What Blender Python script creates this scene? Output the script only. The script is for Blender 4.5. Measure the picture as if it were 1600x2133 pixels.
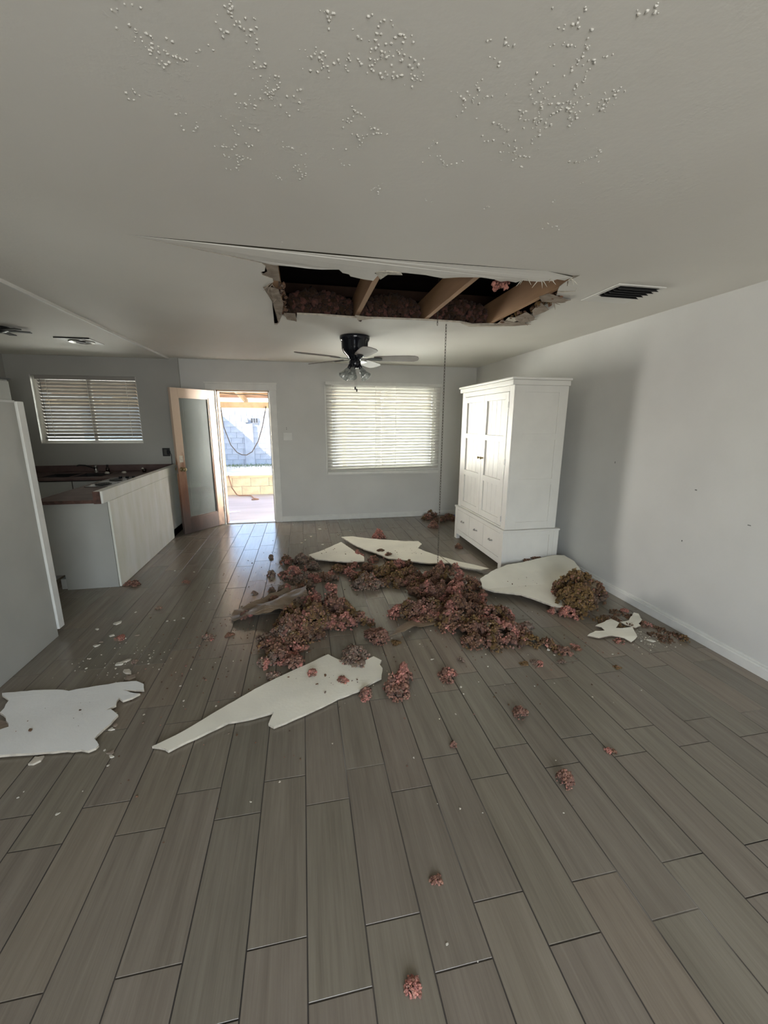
import bpy, bmesh, math, random
import numpy as np
from mathutils import Vector, Matrix, noise
from mathutils.geometry import tessellate_polygon

S = bpy.context.scene
COL = S.collection
for o in list(bpy.data.objects):
    bpy.data.objects.remove(o)
random.seed(7)
rng = np.random.default_rng(11)
R = math.radians

# ------------------------------------------------------------------ camera
F_PX, PITCH, YAW, ROLL = 840.34, 0.222336, 0.196710, 0.004446
CAM_H = 1.585
cd = bpy.data.cameras.new('camera')
cam = bpy.data.objects.new('camera', cd)
COL.objects.link(cam)
S.camera = cam
fwd = Vector((math.sin(YAW) * math.cos(PITCH), math.cos(YAW) * math.cos(PITCH), -math.sin(PITCH)))
rt = Vector((math.cos(YAW), -math.sin(YAW), 0))
up = rt.cross(fwd)
rt2 = math.cos(ROLL) * rt + math.sin(ROLL) * up
up2 = -math.sin(ROLL) * rt + math.cos(ROLL) * up
m = Matrix((rt2, up2, -fwd)).transposed().to_4x4()
m.translation = Vector((0, 0, CAM_H))
cam.matrix_world = m
cd.sensor_fit = 'VERTICAL'
cd.sensor_height = 24.0
cd.lens = 24.0 * F_PX / 2133.0
cd.clip_start = 0.02
cd.clip_end = 200

# ------------------------------------------------------------------ world, sun, daylight and fill lamps, exposure
W = bpy.data.worlds.new('world')
S.world = W
W.use_nodes = True
wn = W.node_tree
sky = wn.nodes.new('ShaderNodeTexSky')
sky.sky_type = 'NISHITA'
sky.sun_disc = False
sky.sun_elevation = R(46)
sky.sun_rotation = R(-68)
sky.dust_density = 1.5
wn.nodes['Background'].inputs['Strength'].default_value = 0.46
wn.links.new(sky.outputs[0], wn.nodes['Background'].inputs['Color'])

def lamp(name, kind, loc, direction, energy, color, **kw):
    l = bpy.data.lights.new(name, kind)
    l.energy = energy
    l.color = color
    for k, v in kw.items():
        setattr(l, k, v)
    o = bpy.data.objects.new(name, l)
    COL.objects.link(o)
    o.location = loc
    o.rotation_euler = Vector(direction).to_track_quat('-Z', 'Y').to_euler()
    return o

lamp('sun', 'SUN', (-5, 8, 9), (1.0, 0.42, -0.92), 7.0, (1.0, 0.95, 0.86), angle=R(0.6))
# daylight at the two blind-covered windows, plus added fill lamps that brighten the room
lamp('fill_rear', 'AREA', (0.2, -2.3, 1.25), (0, 1, 0), 46, (0.97, 0.97, 0.95), shape='RECTANGLE', size=2.6, size_y=1.7)  # fill lamp added behind the viewpoint, at a made-up opening
lamp('daylight_window', 'AREA', (1.28, 6.75, 1.45), (0, -1, -0.25), 36, (1.0, 0.98, 0.94), shape='RECTANGLE', size=1.75, size_y=1.3)
lamp('fill_window_right', 'AREA', (0.62, 7.35, 1.40), (0.72, -0.66, 0.05), 110, (1.0, 0.955, 0.87), shape='RECTANGLE', size=1.2, size_y=1.5, spread=R(76))  # added fill aimed at armoire and right wall, spread kept clear of the camera
lamp('fill_window_left', 'AREA', (2.15, 7.35, 1.45), (-0.78, -0.56, 0.0), 185, (1.0, 0.97, 0.92), shape='RECTANGLE', size=1.2, size_y=1.5, spread=R(68))  # added fill aimed at peninsula and pantry, its cone misses the camera
lamp('fill_door', 'AREA', (-1.05, 7.0, 1.15), (0.82, -0.56, 0.02), 18, (1.0, 0.96, 0.89), shape='RECTANGLE', size=0.9, size_y=1.7, spread=R(78))  # added fill outside the doorway, aimed across to the right wall
lamp('daylight_kitchen_window', 'AREA', (-2.88, 6.75, 1.7), (0, -1, 0.0), 24, (1.0, 0.96, 0.90), shape='RECTANGLE', size=1.25, size_y=0.9)

S.view_settings.view_transform = 'Standard'
S.view_settings.look = 'None'
S.view_settings.exposure = 1.22
S.view_settings.gamma = 1.0
S.view_settings.use_curve_mapping = False
S.cycles.use_denoising = True
S.cycles.max_bounces = 10
S.cycles.diffuse_bounces = 7
S.cycles.glossy_bounces = 4
S.cycles.transmission_bounces = 6
S.cycles.transparent_max_bounces = 8
S.cycles.caustics_reflective = False
S.cycles.caustics_refractive = False
S.cycles.sample_clamp_indirect = 6.0

# ------------------------------------------------------------------ materials
def newmat(name):
    m = bpy.data.materials.new(name)
    m.use_nodes = True
    return m, m.node_tree, m.node_tree.nodes['Principled BSDF']

def ramp(nt, fac, stops):
    r = nt.nodes.new('ShaderNodeValToRGB')
    e = r.color_ramp.elements
    e[0].position, e[0].color = stops[0][0], (*stops[0][1], 1)
    e[1].position, e[1].color = stops[-1][0], (*stops[-1][1], 1)
    for p, c in stops[1:-1]:
        x = e.new(p)
        x.color = (*c, 1)
    nt.links.new(fac, r.inputs[0])
    return r.outputs[0]

def coords(nt, scale=(1, 1, 1), kind='Object', rnd=False):
    tc = nt.nodes.new('ShaderNodeTexCoord')
    mp = nt.nodes.new('ShaderNodeMapping')
    mp.inputs['Scale'].default_value = scale
    nt.links.new(tc.outputs[kind], mp.inputs[0])
    if rnd:
        oi = nt.nodes.new('ShaderNodeObjectInfo')
        mul = nt.nodes.new('ShaderNodeMath')
        mul.operation = 'MULTIPLY'
        mul.inputs[1].default_value = 57.0
        nt.links.new(oi.outputs['Random'], mul.inputs[0])
        nt.links.new(mul.outputs[0], mp.inputs['Location'])
    return mp.outputs[0]

def nz(nt, vec, scale, detail=4, rough=0.5):
    n = nt.nodes.new('ShaderNodeTexNoise')
    n.inputs['Scale'].default_value = scale
    n.inputs['Detail'].default_value = detail
    n.inputs['Roughness'].default_value = rough
    nt.links.new(vec, n.inputs['Vector'])
    return n.outputs['Fac']

def bump(nt, b, height, strength, dist, prev=None):
    n = nt.nodes.new('ShaderNodeBump')
    n.inputs['Strength'].default_value = strength
    n.inputs['Distance'].default_value = dist
    nt.links.new(height, n.inputs['Height'])
    if prev is not None:
        nt.links.new(prev, n.inputs['Normal'])
    nt.links.new(n.outputs[0], b.inputs['Normal'])
    return n.outputs[0]

def mth(nt, op, a, b=0.0):
    n = nt.nodes.new('ShaderNodeMath')
    n.operation = op
    for i, v in enumerate((a, b)):
        if isinstance(v, (int, float)):
            n.inputs[i].default_value = v
        else:
            nt.links.new(v, n.inputs[i])
    return n.outputs[0]

def plain(name, c, rough=0.6, var=0.06, scale=6.0, bs=0.15, bscale=120.0, bd=0.002, metal=0.0, kind='Object', c2=None, stretch=(1, 1, 1), spec=0.5):
    m, nt, b = newmat(name)
    v = coords(nt, stretch, kind)
    f = nz(nt, v, scale, 5)
    c2 = c2 or tuple(max(0, x * (1 - 3 * var)) for x in c)
    col = ramp(nt, f, [(0.35, c2), (0.65, c)])
    nt.links.new(col, b.inputs['Base Color'])
    b.inputs['Roughness'].default_value = rough
    b.inputs['Metallic'].default_value = metal
    b.inputs['Specular IOR Level'].default_value = spec
    if bs:
        bump(nt, b, nz(nt, v, bscale, 3), bs, bd)
    return m

M = {}
M['wall'] = plain('wall_paint', (0.63, 0.63, 0.61), 0.7, 0.03, 1.3, 0.25, 60, 0.003, spec=0.3)
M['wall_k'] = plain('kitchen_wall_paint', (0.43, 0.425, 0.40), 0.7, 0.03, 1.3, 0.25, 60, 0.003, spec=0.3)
M['trim'] = plain('trim_paint', (0.72, 0.72, 0.69), 0.45, 0.03, 8, 0.1, 60)
M['white'] = plain('white_lacquer', (0.72, 0.71, 0.67), 0.38, 0.02, 5, 0.08, 90)
M['melamine'] = plain('white_melamine', (0.55, 0.555, 0.53), 0.45, 0.02, 3, 0.1, 80)
M['melamine_shaded'] = plain('shaded_melamine', (0.40, 0.40, 0.37), 0.5, 0.03, 3, 0.1, 80)  # darker copy of the melamine, shade on these faces put into the colour
M['panel_dirty'] = plain('stained_white_panel', (0.80, 0.80, 0.77), 0.5, 0.05, 7, 0.1, 80, c2=(0.70, 0.70, 0.62), stretch=(1, 1, 0.25))
M['dark'] = plain('dark_plastic', (0.015, 0.015, 0.016), 0.35, 0.05, 8, 0.05, 50)
M['black_gloss'] = plain('black_gloss_metal', (0.008, 0.009, 0.014), 0.12, 0.05, 8, 0.0)
M['steel'] = plain('brushed_steel', (0.45, 0.44, 0.42), 0.3, 0.05, 20, 0.1, 200, metal=1.0)
M['brass'] = plain('aged_brass', (0.42, 0.33, 0.18), 0.28, 0.1, 30, 0.1, 200, metal=1.0)
M['chain'] = plain('rusty_chain', (0.10, 0.085, 0.065), 0.6, 0.1, 60, 0.1, 200, metal=0.3)
M['counter'] = plain('brown_laminate', (0.13, 0.085, 0.078), 0.6, 0.1, 9, 0.05, 60, c2=(0.10, 0.06, 0.055))
M['counter_edge'] = plain('worn_laminate_edge', (0.12, 0.06, 0.045), 0.5, 0.1, 22, 0.1, 60, c2=(0.05, 0.025, 0.02))
M['blade'] = plain('fan_blade_wood', (0.23, 0.195, 0.175), 0.45, 0.08, 14, 0.05, 80, stretch=(1, 6, 1))
M['lumber'] = plain('joist_lumber', (0.50, 0.30, 0.16), 0.7, 0.1, 7, 0.2, 60, c2=(0.33, 0.19, 0.10), stretch=(1, 0.12, 1))
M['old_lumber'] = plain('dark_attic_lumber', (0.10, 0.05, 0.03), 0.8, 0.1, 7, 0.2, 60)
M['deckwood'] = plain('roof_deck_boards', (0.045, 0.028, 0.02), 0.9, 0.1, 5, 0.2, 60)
M['patio_wood'] = plain('pale_patio_lumber', (0.74, 0.56, 0.34), 0.7, 0.08, 6, 0.2, 60, stretch=(1, 0.3, 1))
M['patio_sheath'] = plain('patio_sheathing', (0.52, 0.30, 0.18), 0.8, 0.1, 5, 0.2, 60)
M['stucco'] = plain('yellow_painted_block', (0.80, 0.68, 0.46), 0.85, 0.08, 6, 0.5, 40, 0.01)
M['cmu'] = plain('grey_painted_block', (0.46, 0.47, 0.50), 0.9, 0.07, 3, 0.6, 50, 0.01)
M['mortar'] = plain('mortar', (0.30, 0.30, 0.31), 0.95, 0.05, 9, 0.3, 60)
M['patio_floor'] = plain('patio_concrete', (0.50, 0.50, 0.545), 0.8, 0.06, 2.0, 0.4, 15, 0.01, stretch=(0.4, 2, 1))
M['dirt'] = plain('pale_dirt', (0.62, 0.54, 0.42), 0.95, 0.08, 3, 0.5, 30, 0.02)
M['grass'] = plain('dry_grass', (0.20, 0.24, 0.12), 0.9, 0.1, 20, 0)
M['strap'] = plain('brown_strap', (0.10, 0.08, 0.06), 0.8, 0.05, 20, 0)
M['rope'] = plain('rust_rope', (0.30, 0.16, 0.10), 0.8, 0.05, 20, 0)
M['gypsum'] = plain('gypsum_core', (0.62, 0.56, 0.46), 0.95, 0.1, 30, 0.5, 120, 0.004)
M['board'] = plain('painted_drywall_face', (0.87, 0.84, 0.72), 0.65, 0.03, 4, 0.3, 70, 0.003)
M['board_cool'] = plain('painted_drywall_face_cool', (0.80, 0.80, 0.77), 0.65, 0.02, 4, 0.3, 70, 0.003)
M['tornpaper'] = plain('torn_grey_paper', (0.34, 0.28, 0.22), 0.9, 0.1, 18, 0.4, 60, 0.004, c2=(0.22, 0.17, 0.13))
M['kraft'] = plain('kraft_facing', (0.22, 0.165, 0.11), 0.5, 0.1, 5, 0.3, 25, 0.006, c2=(0.19, 0.13, 0.08))
M['bark'] = plain('blue_plastic', (0.015, 0.06, 0.22), 0.4, 0.05, 8, 0)
M['chip'] = plain('white_chip', (0.72, 0.68, 0.58), 0.9, 0.1, 40, 0.3, 90)
M['brownbottle'] = plain('dark_bottle', (0.02, 0.01, 0.008), 0.2, 0.05, 8, 0)
M['louver'] = plain('dark_louvre', (0.06, 0.06, 0.058), 0.6, 0.05, 8, 0)
M['scuff'] = plain('grey_scuff', (0.16, 0.16, 0.155), 0.8, 0.1, 12, 0)
M['crackdark'] = plain('crack_shade', (0.045, 0.038, 0.022), 0.9, 0.1, 12, 0)  # board edge coloured dark in place of the shade inside the crack
M['hole'] = plain('void_shade', (0.004, 0.004, 0.004), 0.9, 0.0, 8, 0)  # near-black colour standing in for the shade inside openings

def ceiling_mat():
    m, nt, b = newmat('ceiling_paint')
    v = coords(nt)
    f = nz(nt, v, 0.9, 3)
    base = ramp(nt, f, [(0.3, (0.66, 0.64, 0.585)), (0.7, (0.72, 0.705, 0.655))])
    nt.links.new(base, b.inputs['Base Color'])
    b.inputs['Roughness'].default_value = 0.6
    b.inputs['Specular IOR Level'].default_value = 0.35
    mask = nt.nodes.new('ShaderNodeMapRange')
    nt.links.new(nz(nt, v, 2.3, 3), mask.inputs[0])
    mask.inputs[1].default_value = 0.545
    mask.inputs[2].default_value = 0.62
    worm = nz(nt, v, 36, 3, 0.6)
    w2 = nt.nodes.new('ShaderNodeMapRange')
    nt.links.new(worm, w2.inputs[0])
    w2.inputs[1].default_value = 0.58
    w2.inputs[2].default_value = 0.66
    h = mth(nt, 'MULTIPLY', mask.outputs[0], w2.outputs[0])
    p = bump(nt, b, h, 0.15, 0.004)
    bump(nt, b, nz(nt, v, 50, 4), 0.18, 0.004, p)
    return m
M['ceiling'] = ceiling_mat()

def tile_mat():
    m, nt, b = newmat('wood_look_tile')
    v = coords(nt, (1, 1, 1), rnd=True)
    v2 = coords(nt, (9, 0.55, 1), rnd=True)
    v3 = coords(nt, (30, 1.2, 1), rnd=True)
    v4 = coords(nt, (75, 1.6, 1), rnd=True)
    g3 = nz(nt, v4, 3.0, 3, 0.6)
    g1 = nz(nt, v2, 2.2, 6, 0.6)
    g2 = nz(nt, v3, 3.0, 4, 0.6)
    mix = mth(nt, 'ADD', mth(nt, 'ADD', mth(nt, 'MULTIPLY', g1, 0.50), mth(nt, 'MULTIPLY', g2, 0.28)), mth(nt, 'MULTIPLY', g3, 0.22))
    col = ramp(nt, mix, [(0.33, (0.150, 0.130, 0.102)), (0.5, (0.196, 0.172, 0.138)), (0.67, (0.240, 0.214, 0.174))])
    oi = nt.nodes.new('ShaderNodeObjectInfo')
    tint = ramp(nt, oi.outputs['Random'], [(0.0, (0.88, 0.90, 0.88)), (0.35, (1.0, 0.97, 0.97)), (0.7, (0.98, 1.0, 0.96)), (1.0, (1.12, 1.04, 1.0))])
    mx = nt.nodes.new('ShaderNodeMixRGB')
    mx.blend_type = 'MULTIPLY'
    mx.inputs[0].default_value = 1.0
    nt.links.new(col, mx.inputs[1])
    nt.links.new(tint, mx.inputs[2])
    nt.links.new(mx.outputs[0], b.inputs['Base Color'])
    rg = nt.nodes.new('ShaderNodeMapRange')
    rg.inputs[3].default_value = 0.17
    rg.inputs[4].default_value = 0.27
    nt.links.new(nz(nt, v, 4, 4), rg.inputs[0])
    nt.links.new(rg.outputs[0], b.inputs['Roughness'])
    p = bump(nt, b, mix, 0.35, 0.003)
    bump(nt, b, nz(nt, coords(nt, (1, 0.5, 1), rnd=True), 38, 3), 0.22, 0.003, p)
    return m
M['tile'] = tile_mat()

def grout_mat():
    m, nt, b = newmat('grout')
    v = coords(nt)
    col = ramp(nt, nz(nt, v, 0.9, 3), [(0.42, (0.030, 0.026, 0.022)), (0.55, (0.07, 0.06, 0.05)), (0.66, (0.30, 0.28, 0.25))])
    nt.links.new(col, b.inputs['Base Color'])
    b.inputs['Roughness'].default_value = 0.9
    return m
M['grout'] = grout_mat()

def fluff_mat():
    m, nt, b = newmat('fibreglass_insulation')
    a = nt.nodes.new('ShaderNodeAttribute')
    a.attribute_name = 'tint'
    v = coords(nt)
    n = nz(nt, v, 60, 4, 0.7)
    k = ramp(nt, n, [(0.3, (0.62, 0.60, 0.60)), (0.7, (1.25, 1.22, 1.2))])
    mx = nt.nodes.new('ShaderNodeMixRGB')
    mx.blend_type = 'MULTIPLY'
    mx.inputs[0].default_value = 1.0
    nt.links.new(a.outputs['Color'], mx.inputs[1])
    nt.links.new(k, mx.inputs[2])
    nt.links.new(mx.outputs[0], b.inputs['Base Color'])
    b.inputs['Roughness'].default_value = 1.0
    b.inputs['Specular IOR Level'].default_value = 0.1
    b.inputs['Sheen Weight'].default_value = 0.12
    b.inputs['Sheen Roughness'].default_value = 0.5
    b.inputs['Sheen Tint'].default_value = (1.0, 0.85, 0.85, 1)
    bump(nt, b, nz(nt, v, 140, 4, 0.7), 0.8, 0.006)
    return m
M['fluff'] = fluff_mat()

def doorwood_mat(name, stops):
    # bare peach wood above, dark water-worn red-brown wood near the floor and round the knob
    m, nt, b = newmat(name)
    v = coords(nt, (1, 1, 0.35))
    tc = nt.nodes.new('ShaderNodeTexCoord')
    sp = nt.nodes.new('ShaderNodeSeparateXYZ')
    nt.links.new(tc.outputs['Object'], sp.inputs[0])
    n = nz(nt, v, 9, 5, 0.65)
    h = mth(nt, 'ADD', sp.outputs['Z'], mth(nt, 'MULTIPLY', mth(nt, 'SUBTRACT', n, 0.5), 0.7))
    col = ramp(nt, mth(nt, 'MULTIPLY', h, 0.5), stops)
    nt.links.new(col, b.inputs['Base Color'])
    b.inputs['Roughness'].default_value = 0.6
    bump(nt, b, nz(nt, v, 60, 4), 0.3, 0.003)
    return m
M['doorwood'] = doorwood_mat('weathered_door_wood', [(0.02, (0.060, 0.042, 0.036)), (0.16, (0.095, 0.060, 0.048)), (0.30, (0.16, 0.070, 0.040)), (0.46, (0.30, 0.16, 0.10)), (0.53, (0.54, 0.41, 0.31)), (0.9, (0.62, 0.49, 0.38))])
M['doorwood2'] = doorwood_mat('bare_door_wood', [(0.02, (0.16, 0.10, 0.07)), (0.12, (0.38, 0.25, 0.17)), (0.3, (0.52, 0.39, 0.29)), (0.9, (0.62, 0.49, 0.38))])

def glass_mat(name, tint, dirt, dirt_scale, rough=0.05):
    m = bpy.data.materials.new(name)
    m.use_nodes = True
    nt = m.node_tree
    nt.nodes.clear()
    out = nt.nodes.new('ShaderNodeOutputMaterial')
    tr = nt.nodes.new('ShaderNodeBsdfTransparent')
    tr.inputs[0].default_value = (*tint, 1)
    gl = nt.nodes.new('ShaderNodeBsdfGlossy')
    gl.inputs['Roughness'].default_value = rough
    fr = nt.nodes.new('ShaderNodeFresnel')
    fr.inputs[0].default_value = 1.6
    a = nt.nodes.new('ShaderNodeMixShader')
    nt.links.new(mth(nt, 'MULTIPLY', fr.outputs[0], 1.8), a.inputs[0])
    nt.links.new(tr.outputs[0], a.inputs[1])
    nt.links.new(gl.outputs[0], a.inputs[2])
    df = nt.nodes.new('ShaderNodeBsdfDiffuse')
    df.inputs[0].default_value = (0.62, 0.66, 0.63, 1)
    v = coords(nt)
    f = nz(nt, v, dirt_scale, 6, 0.7)
    mr = nt.nodes.new('ShaderNodeMapRange')
    nt.links.new(f, mr.inputs[0])
    mr.inputs[1].default_value = 0.2
    mr.inputs[2].default_value = 0.85
    mr.inputs[3].default_value = dirt * 0.5
    mr.inputs[4].default_value = dirt * 1.5
    b2 = nt.nodes.new('ShaderNodeMixShader')
    nt.links.new(mr.outputs[0], b2.inputs[0])
    nt.links.new(a.outputs[0], b2.inputs[1])
    nt.links.new(df.outputs[0], b2.inputs[2])
    nt.links.new(b2.outputs[0], out.inputs[0])
    return m
M['glass'] = glass_mat('window_glass', (0.92, 0.95, 0.93), 0.06, 3)
M['doorglass'] = glass_mat('dusty_door_glass', (0.80, 0.85, 0.83), 0.22, 2)
M['shade'] = glass_mat('clear_shade_glass', (0.98, 0.98, 0.96), 0.34, 30, 0.1)  # high diffuse share is painted brightness on clear glass, not dirt

def slat_mat(name, c, tr):
    m, nt, b = newmat(name)
    v = coords(nt, (0.3, 4, 4))
    nt.links.new(ramp(nt, nz(nt, v, 6, 3), [(0.3, tuple(x * 0.93 for x in c)), (0.7, c)]), b.inputs['Base Color'])
    b.inputs['Roughness'].default_value = 0.45
    out = nt.nodes['Material Output']
    t = nt.nodes.new('ShaderNodeBsdfTranslucent')
    t.inputs[0].default_value = (*c, 1)
    mx = nt.nodes.new('ShaderNodeMixShader')
    mx.inputs[0].default_value = tr
    nt.links.new(b.outputs[0], mx.inputs[1])
    nt.links.new(t.outputs[0], mx.inputs[2])
    nt.links.new(mx.outputs[0], out.inputs[0])
    return m
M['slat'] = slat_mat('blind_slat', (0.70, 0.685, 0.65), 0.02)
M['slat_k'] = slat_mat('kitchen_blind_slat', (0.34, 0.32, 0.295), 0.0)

# ------------------------------------------------------------------ mesh builder
class MB:
    def __init__(s):
        s.v = []
        s.f = []
        s.m = []

    def add(s, vs, fs, mi=0):
        n = len(s.v)
        s.v += [tuple(x) for x in vs]
        s.f += [tuple(i + n for i in f) for f in fs]
        s.m += [mi] * len(fs)
        return s

    def box(s, x0, x1, y0, y1, z0, z1, mi=0, mat=None):
        x0, x1 = min(x0, x1), max(x0, x1)
        y0, y1 = min(y0, y1), max(y0, y1)
        z0, z1 = min(z0, z1), max(z0, z1)
        vs = [(x0, y0, z0), (x1, y0, z0), (x1, y1, z0), (x0, y1, z0), (x0, y0, z1), (x1, y0, z1), (x1, y1, z1), (x0, y1, z1)]
        if mat is not None:
            vs = [mat @ Vector(v) for v in vs]
        return s.add(vs, [(3, 2, 1, 0), (4, 5, 6, 7), (0, 1, 5, 4), (1, 2, 6, 5), (2, 3, 7, 6), (3, 0, 4, 7)], mi)

    def tube(s, pts, r, n=8, mi=0, cap=True, flat=1.0):
        pts = [Vector(p) for p in pts]
        rs = r if isinstance(r, (list, tuple)) else [r] * len(pts)
        vs = []
        up = None
        for i, p in enumerate(pts):
            d = (pts[min(i + 1, len(pts) - 1)] - pts[max(i - 1, 0)]).normalized()
            if up is None:
                up = Vector((0, 0, 1)) if abs(d.z) < 0.9 else Vector((1, 0, 0))
            a = d.cross(up).normalized()
            b = a.cross(d).normalized()
            up = b
            for k in range(n):
                t = 2 * math.pi * k / n
                vs.append(p + a * math.cos(t) * rs[i] + b * math.sin(t) * rs[i] * flat)
        fs = []
        for i in range(len(pts) - 1):
            for k in range(n):
                k2 = (k + 1) % n
                fs.append((i * n + k, i * n + k2, (i + 1) * n + k2, (i + 1) * n + k))
        if cap:
            fs.append(tuple(reversed(range(n))))
            fs.append(tuple((len(pts) - 1) * n + k for k in range(n)))
        return s.add(vs, fs, mi)

    def lathe(s, c, prof, n=24, mat=None, mi=0, sx=1.0, sy=1.0):
        c = Vector(c)
        vs = []
        for r, z in prof:
            for k in range(n):
                t = 2 * math.pi * k / n
                p = Vector((r * math.cos(t) * sx, r * math.sin(t) * sy, z))
                if mat is not None:
                    p = mat @ p
                vs.append(c + p)
        fs = []
        for i in range(len(prof) - 1):
            for k in range(n):
                k2 = (k + 1) % n
                fs.append((i * n + k, i * n + k2, (i + 1) * n + k2, (i + 1) * n + k))
        return s.add(vs, fs, mi)

    def prism(s, poly, z0, z1, mi=0, mat=None):
        n = len(poly)
        vs = [(x, y, z0) for x, y in poly] + [(x, y, z1) for x, y in poly]
        if mat is not None:
            vs = [mat @ Vector(v) for v in vs]
        fs = [tuple(reversed(range(n))), tuple(range(n, 2 * n))] + [(i, (i + 1) % n, n + (i + 1) % n, n + i) for i in range(n)]
        return s.add(vs, fs, mi)

ORIGIN = {}

def mk(name, mb, mats, parent=None, origin=None, smooth=False, bevel=0.0, **props):
    """one mesh object; builder vertices are in world space"""
    me = bpy.data.meshes.new(name)
    if parent is not None:
        o0 = ORIGIN[parent.name]
    else:
        o0 = Vector(origin) if origin is not None else Vector((0, 0, 0))
    me.from_pydata([(v[0] - o0.x, v[1] - o0.y, v[2] - o0.z) for v in mb.v], [], mb.f)
    for mt in (mats if isinstance(mats, (list, tuple)) else [mats]):
        me.materials.append(M[mt] if isinstance(mt, str) else mt)
    me.polygons.foreach_set('material_index', mb.m)
    if smooth:
        me.polygons.foreach_set('use_smooth', [True] * len(me.polygons))
    me.update()
    o = bpy.data.objects.new(name, me)
    COL.objects.link(o)
    if parent is not None:
        o.parent = parent
    else:
        o.location = o0
    ORIGIN[o.name] = o0
    if bevel:
        b = o.modifiers.new('edge', 'BEVEL')
        b.width = bevel
        b.segments = 2
        b.limit_method = 'ANGLE'
    if smooth == 'auto':
        pass
    for k, v in props.items():
        o[k] = v
    return o

def root(name, loc, label, category, group=None):
    o = bpy.data.objects.new(name, None)
    COL.objects.link(o)
    o.empty_display_size = 0.1
    o.location = loc
    ORIGIN[o.name] = Vector(loc)
    o['label'] = label
    o['category'] = category
    if group:
        o['group'] = group
    return o

def inst(name, mesh, loc, parent=None, rot=(0, 0, 0), scale=(1, 1, 1), **props):
    o = bpy.data.objects.new(name, mesh)
    COL.objects.link(o)
    if parent is not None:
        o.parent = parent
        loc = Vector(loc) - ORIGIN[parent.name]
    o.location = loc
    o.rotation_euler = rot
    o.scale = scale
    for k, v in props.items():
        o[k] = v
    return o

def struct(name, mb, mats, **kw):
    lab = kw.pop('label', None)
    o = mk(name, mb, mats, **kw)
    o['kind'] = 'structure'
    if lab:
        o['label'] = lab
    return o

# ------------------------------------------------------------------ the room shell
XR, XL, YB, YF, ZC = 2.815, -3.80, 6.47, -2.2, 2.43
XS = -1.79            # ceiling seam between living room and kitchen
TOP = 3.25
DX0, DX1, DZ = -1.215, -0.465, 2.015      # door opening
WX0, WX1, WZ0, WZ1 = 0.42, 2.145, 0.81, 2.09   # living room window
KX0, KX1, KZ0, KZ1 = -3.53, -2.245, 1.255, 2.165  # kitchen window
mb = MB()
y0, y1 = YB, YB + 0.15
mb.box(-1.68, DX0, y0, y1, -0.1, TOP).box(DX0, DX1, y0, y1, DZ, TOP).box(DX1, WX0, y0, y1, -0.1, TOP)
mb.box(WX0, WX1, y0, y1, -0.1, WZ0).box(WX0, WX1, y0, y1, WZ1, TOP).box(WX1, XR + 0.14, y0, y1, -0.1, TOP)
struct('wall_back', mb, 'wall', label='pale grey painted wall holding the open door and the wide window')
mb = MB()
y0 = YB - 0.04
mb.box(XL - 0.15, KX0, y0, y1, -0.1, TOP).box(KX0, KX1, y0, y1, -0.1, KZ0).box(KX0, KX1, y0, y1, KZ1, TOP).box(KX1, -1.68, y0, y1, -0.1, TOP)
struct('wall_kitchen', mb, 'wall_k', label='darker grey kitchen wall around the small window')
struct('wall_right', MB().box(XR, XR + 0.14, YF - 0.15, YB, -0.1, TOP), 'wall', label='long bare grey wall beside the armoire')
struct('wall_left', MB().box(XL - 0.15, XL, YF - 0.15, y0, -0.1, TOP), 'wall_k', label='kitchen side wall')
mb = MB()
mb.box(XL - 0.15, -1.15, YF - 0.15, YF, -0.1, TOP).box(1.55, XR + 0.14, YF - 0.15, YF, -0.1, TOP)
mb.box(-1.15, 1.55, YF - 0.15, YF, -0.1, 0.35).box(-1.15, 1.55, YF - 0.15, YF, 2.15, TOP)  # unseen opening added to let the rear fill lamp in
struct('wall_front', mb, 'wall', label='wall behind the viewpoint with an opening added for fill light')

# floor: grout bed and wood-look tiles, one object per tile
floor = struct('floor', MB().box(XL, XR, YF, YB + 0.001, -0.1, -0.002), 'grout', label='floor of grey wood-look plank tiles')
ORIGIN['floor'] = Vector((0, 0, 0))
TW, TL, TX0, GAP = 0.1836, 0.605, -0.0466, 0.0022
def tile_mb(w, l):
    b = 0.0007
    x, y = w / 2 - GAP, l / 2 - GAP
    m_ = MB()
    vs = [(-x, -y, -0.006), (x, -y, -0.006), (x, y, -0.006), (-x, y, -0.006), (-x, -y, -b), (x, -y, -b), (x, y, -b), (-x, y, -b),
          (-x + b, -y + b, 0), (x - b, -y + b, 0), (x - b, y - b, 0), (-x + b, y - b, 0)]
    m_.add(vs, [(0, 1, 5, 4), (1, 2, 6, 5), (2, 3, 7, 6), (3, 0, 4, 7), (4, 5, 9, 8), (5, 6, 10, 9), (6, 7, 11, 10), (7, 4, 8, 11), (8, 9, 10, 11)])
    return m_
tiles = []
for k in range(-21, 17):
    ys = (1.573 - 0.0035 * k) if k % 2 else (1.423 - 0.0033 * k)
    xa, xb = TX0 + k * TW, TX0 + (k + 1) * TW
    xa2, xb2 = max(xa, XL), min(xb, XR)
    if xb2 - xa2 < 0.01:
        continue
    for j in range(-7, 10):
        ya, yb = ys + j * TL, ys + (j + 1) * TL
        ya2, yb2 = max(ya, YF), min(yb, YB)
        if yb2 - ya2 < 0.01:
            continue
        cx, cy = (xa2 + xb2) / 2, (ya2 + yb2) / 2
        d = Vector((cx, cy, 0)) - Vector((0, 0, CAM_H))
        zc = d.dot(fwd)
        vis = zc > 0.2 and abs(d.dot(rt2)) / zc < 1.02 and abs(d.dot(up2)) / zc < 1.36
        if cx < -2.35 or (cx < -1.85 and (cy > 4.1 or cy < 3.2)):
            vis = False
        tiles.append((0 if vis else 1, d.length, cx, cy, xb2 - xa2, yb2 - ya2))
tiles.sort()
full = None
rest = MB()
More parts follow.
